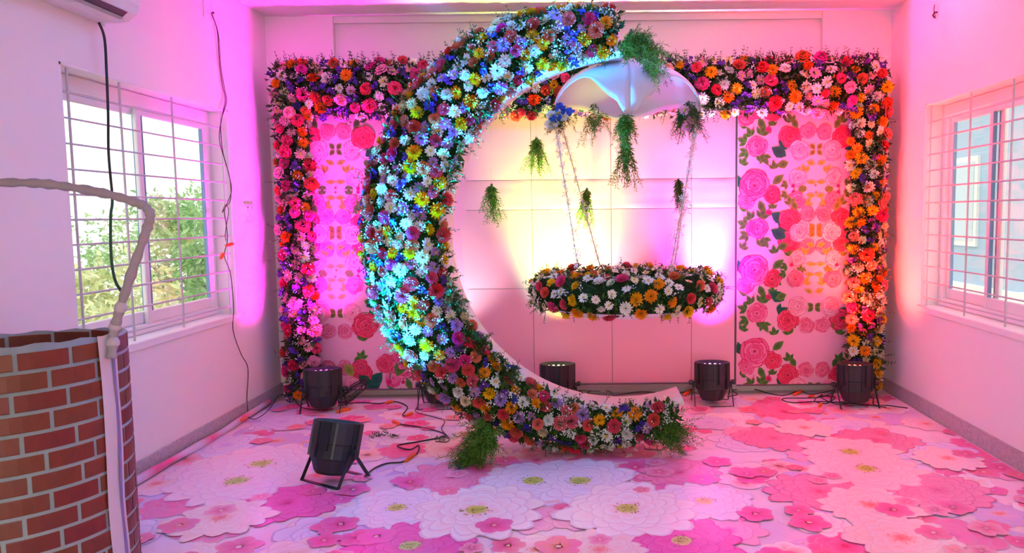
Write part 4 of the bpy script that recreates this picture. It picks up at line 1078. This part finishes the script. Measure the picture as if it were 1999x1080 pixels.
def brick_mesh(ang, h, R, inner=False):
    mb = MB(); k = 4; t = -.003 if inner else .003
    prof = [(R, 0), (R + t * .7, .0), (R + t, .003), (R + t, h - .003), (R + t * .7, h), (R, h)]
    for i in range(k + 1):
        a = ang * (i / k - .5)
        for (r, z) in prof: mb.v.append((r * math.cos(a), r * math.sin(a), z)); mb.c.append((1, 1, 1, 1))
    m = len(prof)
    for i in range(k):
        for j in range(m - 1): mb.f.append((i * m + j, (i + 1) * m + j, (i + 1) * m + j + 1, i * m + j + 1)); mb.mi.append(0)
    mb.f += [tuple(range(m)), tuple(range(k * m + m - 1, k * m - 1, -1))]; mb.mi += [0, 0]
    return mb.mesh('brick', M_brick)
step = 2 * PI / NB; bm_ = brick_mesh(step - .036, RH - .0125, WR + .0004); bi_ = brick_mesh(step - .036, RH - .0125, WR - .0084, True)
halfm = brick_mesh(step * .5 - .036, RH - .0125, WR + .0004)
zl = min(zf, zb)
rows = int((zl - .02) / RH)
for rw in range(rows + 2):
    z = zf - .012 - (rows + 2 - rw) * RH + .0
    if z < .008: continue
    for k in range(NB):
        a = step * (k + (.5 if rw % 2 else 0)) + .25 * math.sin(rw * 2.3) * step * .4
        hz_ = min(ztop(a - step / 2), ztop(a + step / 2)) - z
        if hz_ < .012: continue
        o = link('brick', bm_, well, (0, 0, z), Quaternion((0, 0, 1), a))
        if hz_ < RH - .0125: o.scale = (1, 1, hz_ / (RH - .0125))
for k in range(NB):     # bricks on the inside of the rim that the slanted edge shows
    a = step * (k + .3)
    if math.cos(a - WF) < .1:
        for q in (1, 2): link('brick', bi_, well, (0, 0, min(ztop(a - step / 2), ztop(a + step / 2)) - q * RH), Quaternion((0, 0, 1), a + (q % 2) * step * .5))
def strip(name, a0, a1, R, m, zshift=0):
    mb = MB(); k = 5
    for j in range(13):
        for i in range(k + 1):
            a = a0 + (a1 - a0) * i / k + .012 * math.sin(j * .9); rr = R + .0015 * math.sin(j * 1.3 + i)
            mb.v.append((wc.x + rr * math.cos(a), wy + rr * math.sin(a), .008 + (ztop(a) + zshift - .008) * j / 12)); mb.c.append((1, 1, 1, 1))
    for j in range(12):
        for i in range(k): q = j * (k + 1) + i; mb.f.append((q, q + 1, q + k + 2, q + k + 1)); mb.mi.append(0)
    return mb.build(name, m, well, smooth=True)
ang = lambda s: WF + math.asin(s)
strip('seam_strip', ang(.68), ang(.835), WR + .007, mat('white_vinyl_strip', (.62, .56, .62, 1), .4, .4), .004)
strip('seam_stripe', ang(.785), ang(.81), WR + .0095, mat('violet_stripe', (.22, .18, .42, 1), .4, .4), .004)
bow = empty('well_bow', at(222, 655, wy)); tag(bow, 'grey foam-wrapped pipe bent in a bow over the brick well', 'pipe')
bp = [at(218, 700, wy - .02), at(222, 652, wy), at(234, 605, wy), at(258, 530, wy), at(284, 455, wy), at(293, 425, wy), at(288, 408, wy), at(262, 394, wy), at(200, 377, wy), at(120, 363, wy), at(50, 357, wy), at(-60, 358, wy), at(-200, 366, wy)]
pp = spline(bp, 8); mb = MB(); mb.tube(pp, [.0155 + .0022 * math.sin(i * 1.7) + .0012 * math.sin(i * .6) for i in range(len(pp))], 10)
mb.build('foam_wrap', mat('grey_foam_wrap', (.36, .31, .32, 1), .7, .25, noise=.2, nscale=40), bow, smooth=True)
for (i, rr) in ((9, .021), (15, .02), (4, .023)):
    mb = MB(); mb.tube([pp[i], pp[i + 1], pp[i + 2], pp[i + 3]], [rr * .6, rr, rr * .95, rr * .6], 9); mb.build('tape_knot', mat('white_tape', (.5, .45, .47, 1), .5, .4), bow, smooth=True)

# fallen sprigs on the floor
def fallen(px, py, lab, L, n):
    p = onfloor(px, py, .012); root = empty('fallen_sprig', p); tag(root, lab, 'leaf sprig', 'fallen greenery')
    mb = MB()
    for _ in range(n): sprig(mb, p + Vector((random.uniform(-.03, .03), random.uniform(-.03, .03), .004)), (random.uniform(-1, 1), random.uniform(-.6, .6), .25), L, .5, 5, .03, [(.06, .1, .06, 1), (.1, .13, .1, 1)], .4)
    mb.v = [(v[0], v[1], max(v[2], .009)) for v in mb.v]
    mb.build('leaves', M_leafA, root)
fallen(752, 852, 'small dark leafy sprig dropped on the floor between the cables', .07, 6)
fallen(895, 912, 'tiny sprig dropped on the floor in front of the moon fern', .05, 4)
fallen(866, 858, 'yellowish leaf lying on the floor near the cable bend', .04, 3)

# ------------------------------------------------------------------ outside the windows
mb = MB(); mb.box((-40, -25, -3.4), (40, 45, -3.3)); o = struct('ground', mb, mat('pale_dry_ground', (.5, .48, .4, 1), .9), 'pale ground outside below the windows')
def tree(loc, h, rad, lab, greens, seed, n=3600):
    random.seed(seed)
    root = empty('tree', loc); tag(root, lab, 'tree', 'trees outside the left window')
    mb = MB(); x, y, z = loc; mb.tube(spline([(x, y, z), (x + .1, y, z + h * .4), (x, y + .1, z + h * .8)]), [.12 - .004 * i for i in range(13)], 8); mb.build('trunk', mat('bark', (.2, .15, .1, 1), .9), root)
    fol = MB()
    cl = [(Vector((x, y, z + h * .75)) + Vector((random.gauss(0, rad * .5), random.gauss(0, rad * .5), random.uniform(-.55, .4) * h * .5)), rad * random.uniform(.2, .42)) for _ in range(26)]
    for _ in range(n):
        c, r = random.choice(cl); leaf3(fol, c + rvec() * r * random.random() ** .4, rvec(), rvec(), random.uniform(.1, .2), .06, random.choice(greens))
    o = fol.build('crown', M_leafA, root); o['kind'] = 'stuff'
TG = [(.36, .58, .24, 1), (.46, .66, .34, 1), (.28, .48, .22, 1)]; TY = [(.7, .76, .4, 1), (.78, .78, .5, 1), (.6, .68, .4, 1)]
tree((-6.6, 12.6, -3.3), 5.2, 1.3, 'green leafy tree outside the far pane of the left window', TG, 1, 5200)
tree((-6.2, 9.4, -3.3), 4.3, 1.1, 'yellowish bushy tree outside the near pane of the left window', TY, 2)
tree((-9.5, 17.5, -3.3), 5.4, 1.6, 'distant green tree seen between the left window bars', TG, 3)
# building beyond the right window
bl = empty('neighbour_building', (8.5, 14, -3.3)); tag(bl, 'pale blue neighbouring building with white ledges outside the right window', 'building')
M_bl = mat('pale_blue_render', (.42, .56, .72, 1), .85, noise=.12, nscale=.7); M_bw = mat('white_render', (.85, .85, .83, 1), .85)
mb = MB(); mb.box((5.6, 9.6, -3.3), (11, 19, 3.2)); mb.build('wall', M_bl, bl)
mb = MB(); mb.box((5.45, 9.4, -.35), (11.2, 19.2, .35)); mb.build('white_ledge', M_bw, bl)
mb = MB(); mb.box((5.4, 9.3, 3.2), (11.3, 19.3, 3.5)); mb.build('parapet', M_bw, bl)
for yy in (10.6, 13.2, 15.8):
    mb = MB(); mb.box((5.56, yy, .9), (5.6, yy + 1.1, 2.2)); f = mb.build('window', M_bw, bl)
    mb = MB(); mb.box((5.55, yy + .08, .98), (5.565, yy + 1.02, 2.12)); g = link('pane', mb.mesh('pane', mat('far_glass', (.5, .62, .7, 1), .15, .6), bl.location), f)
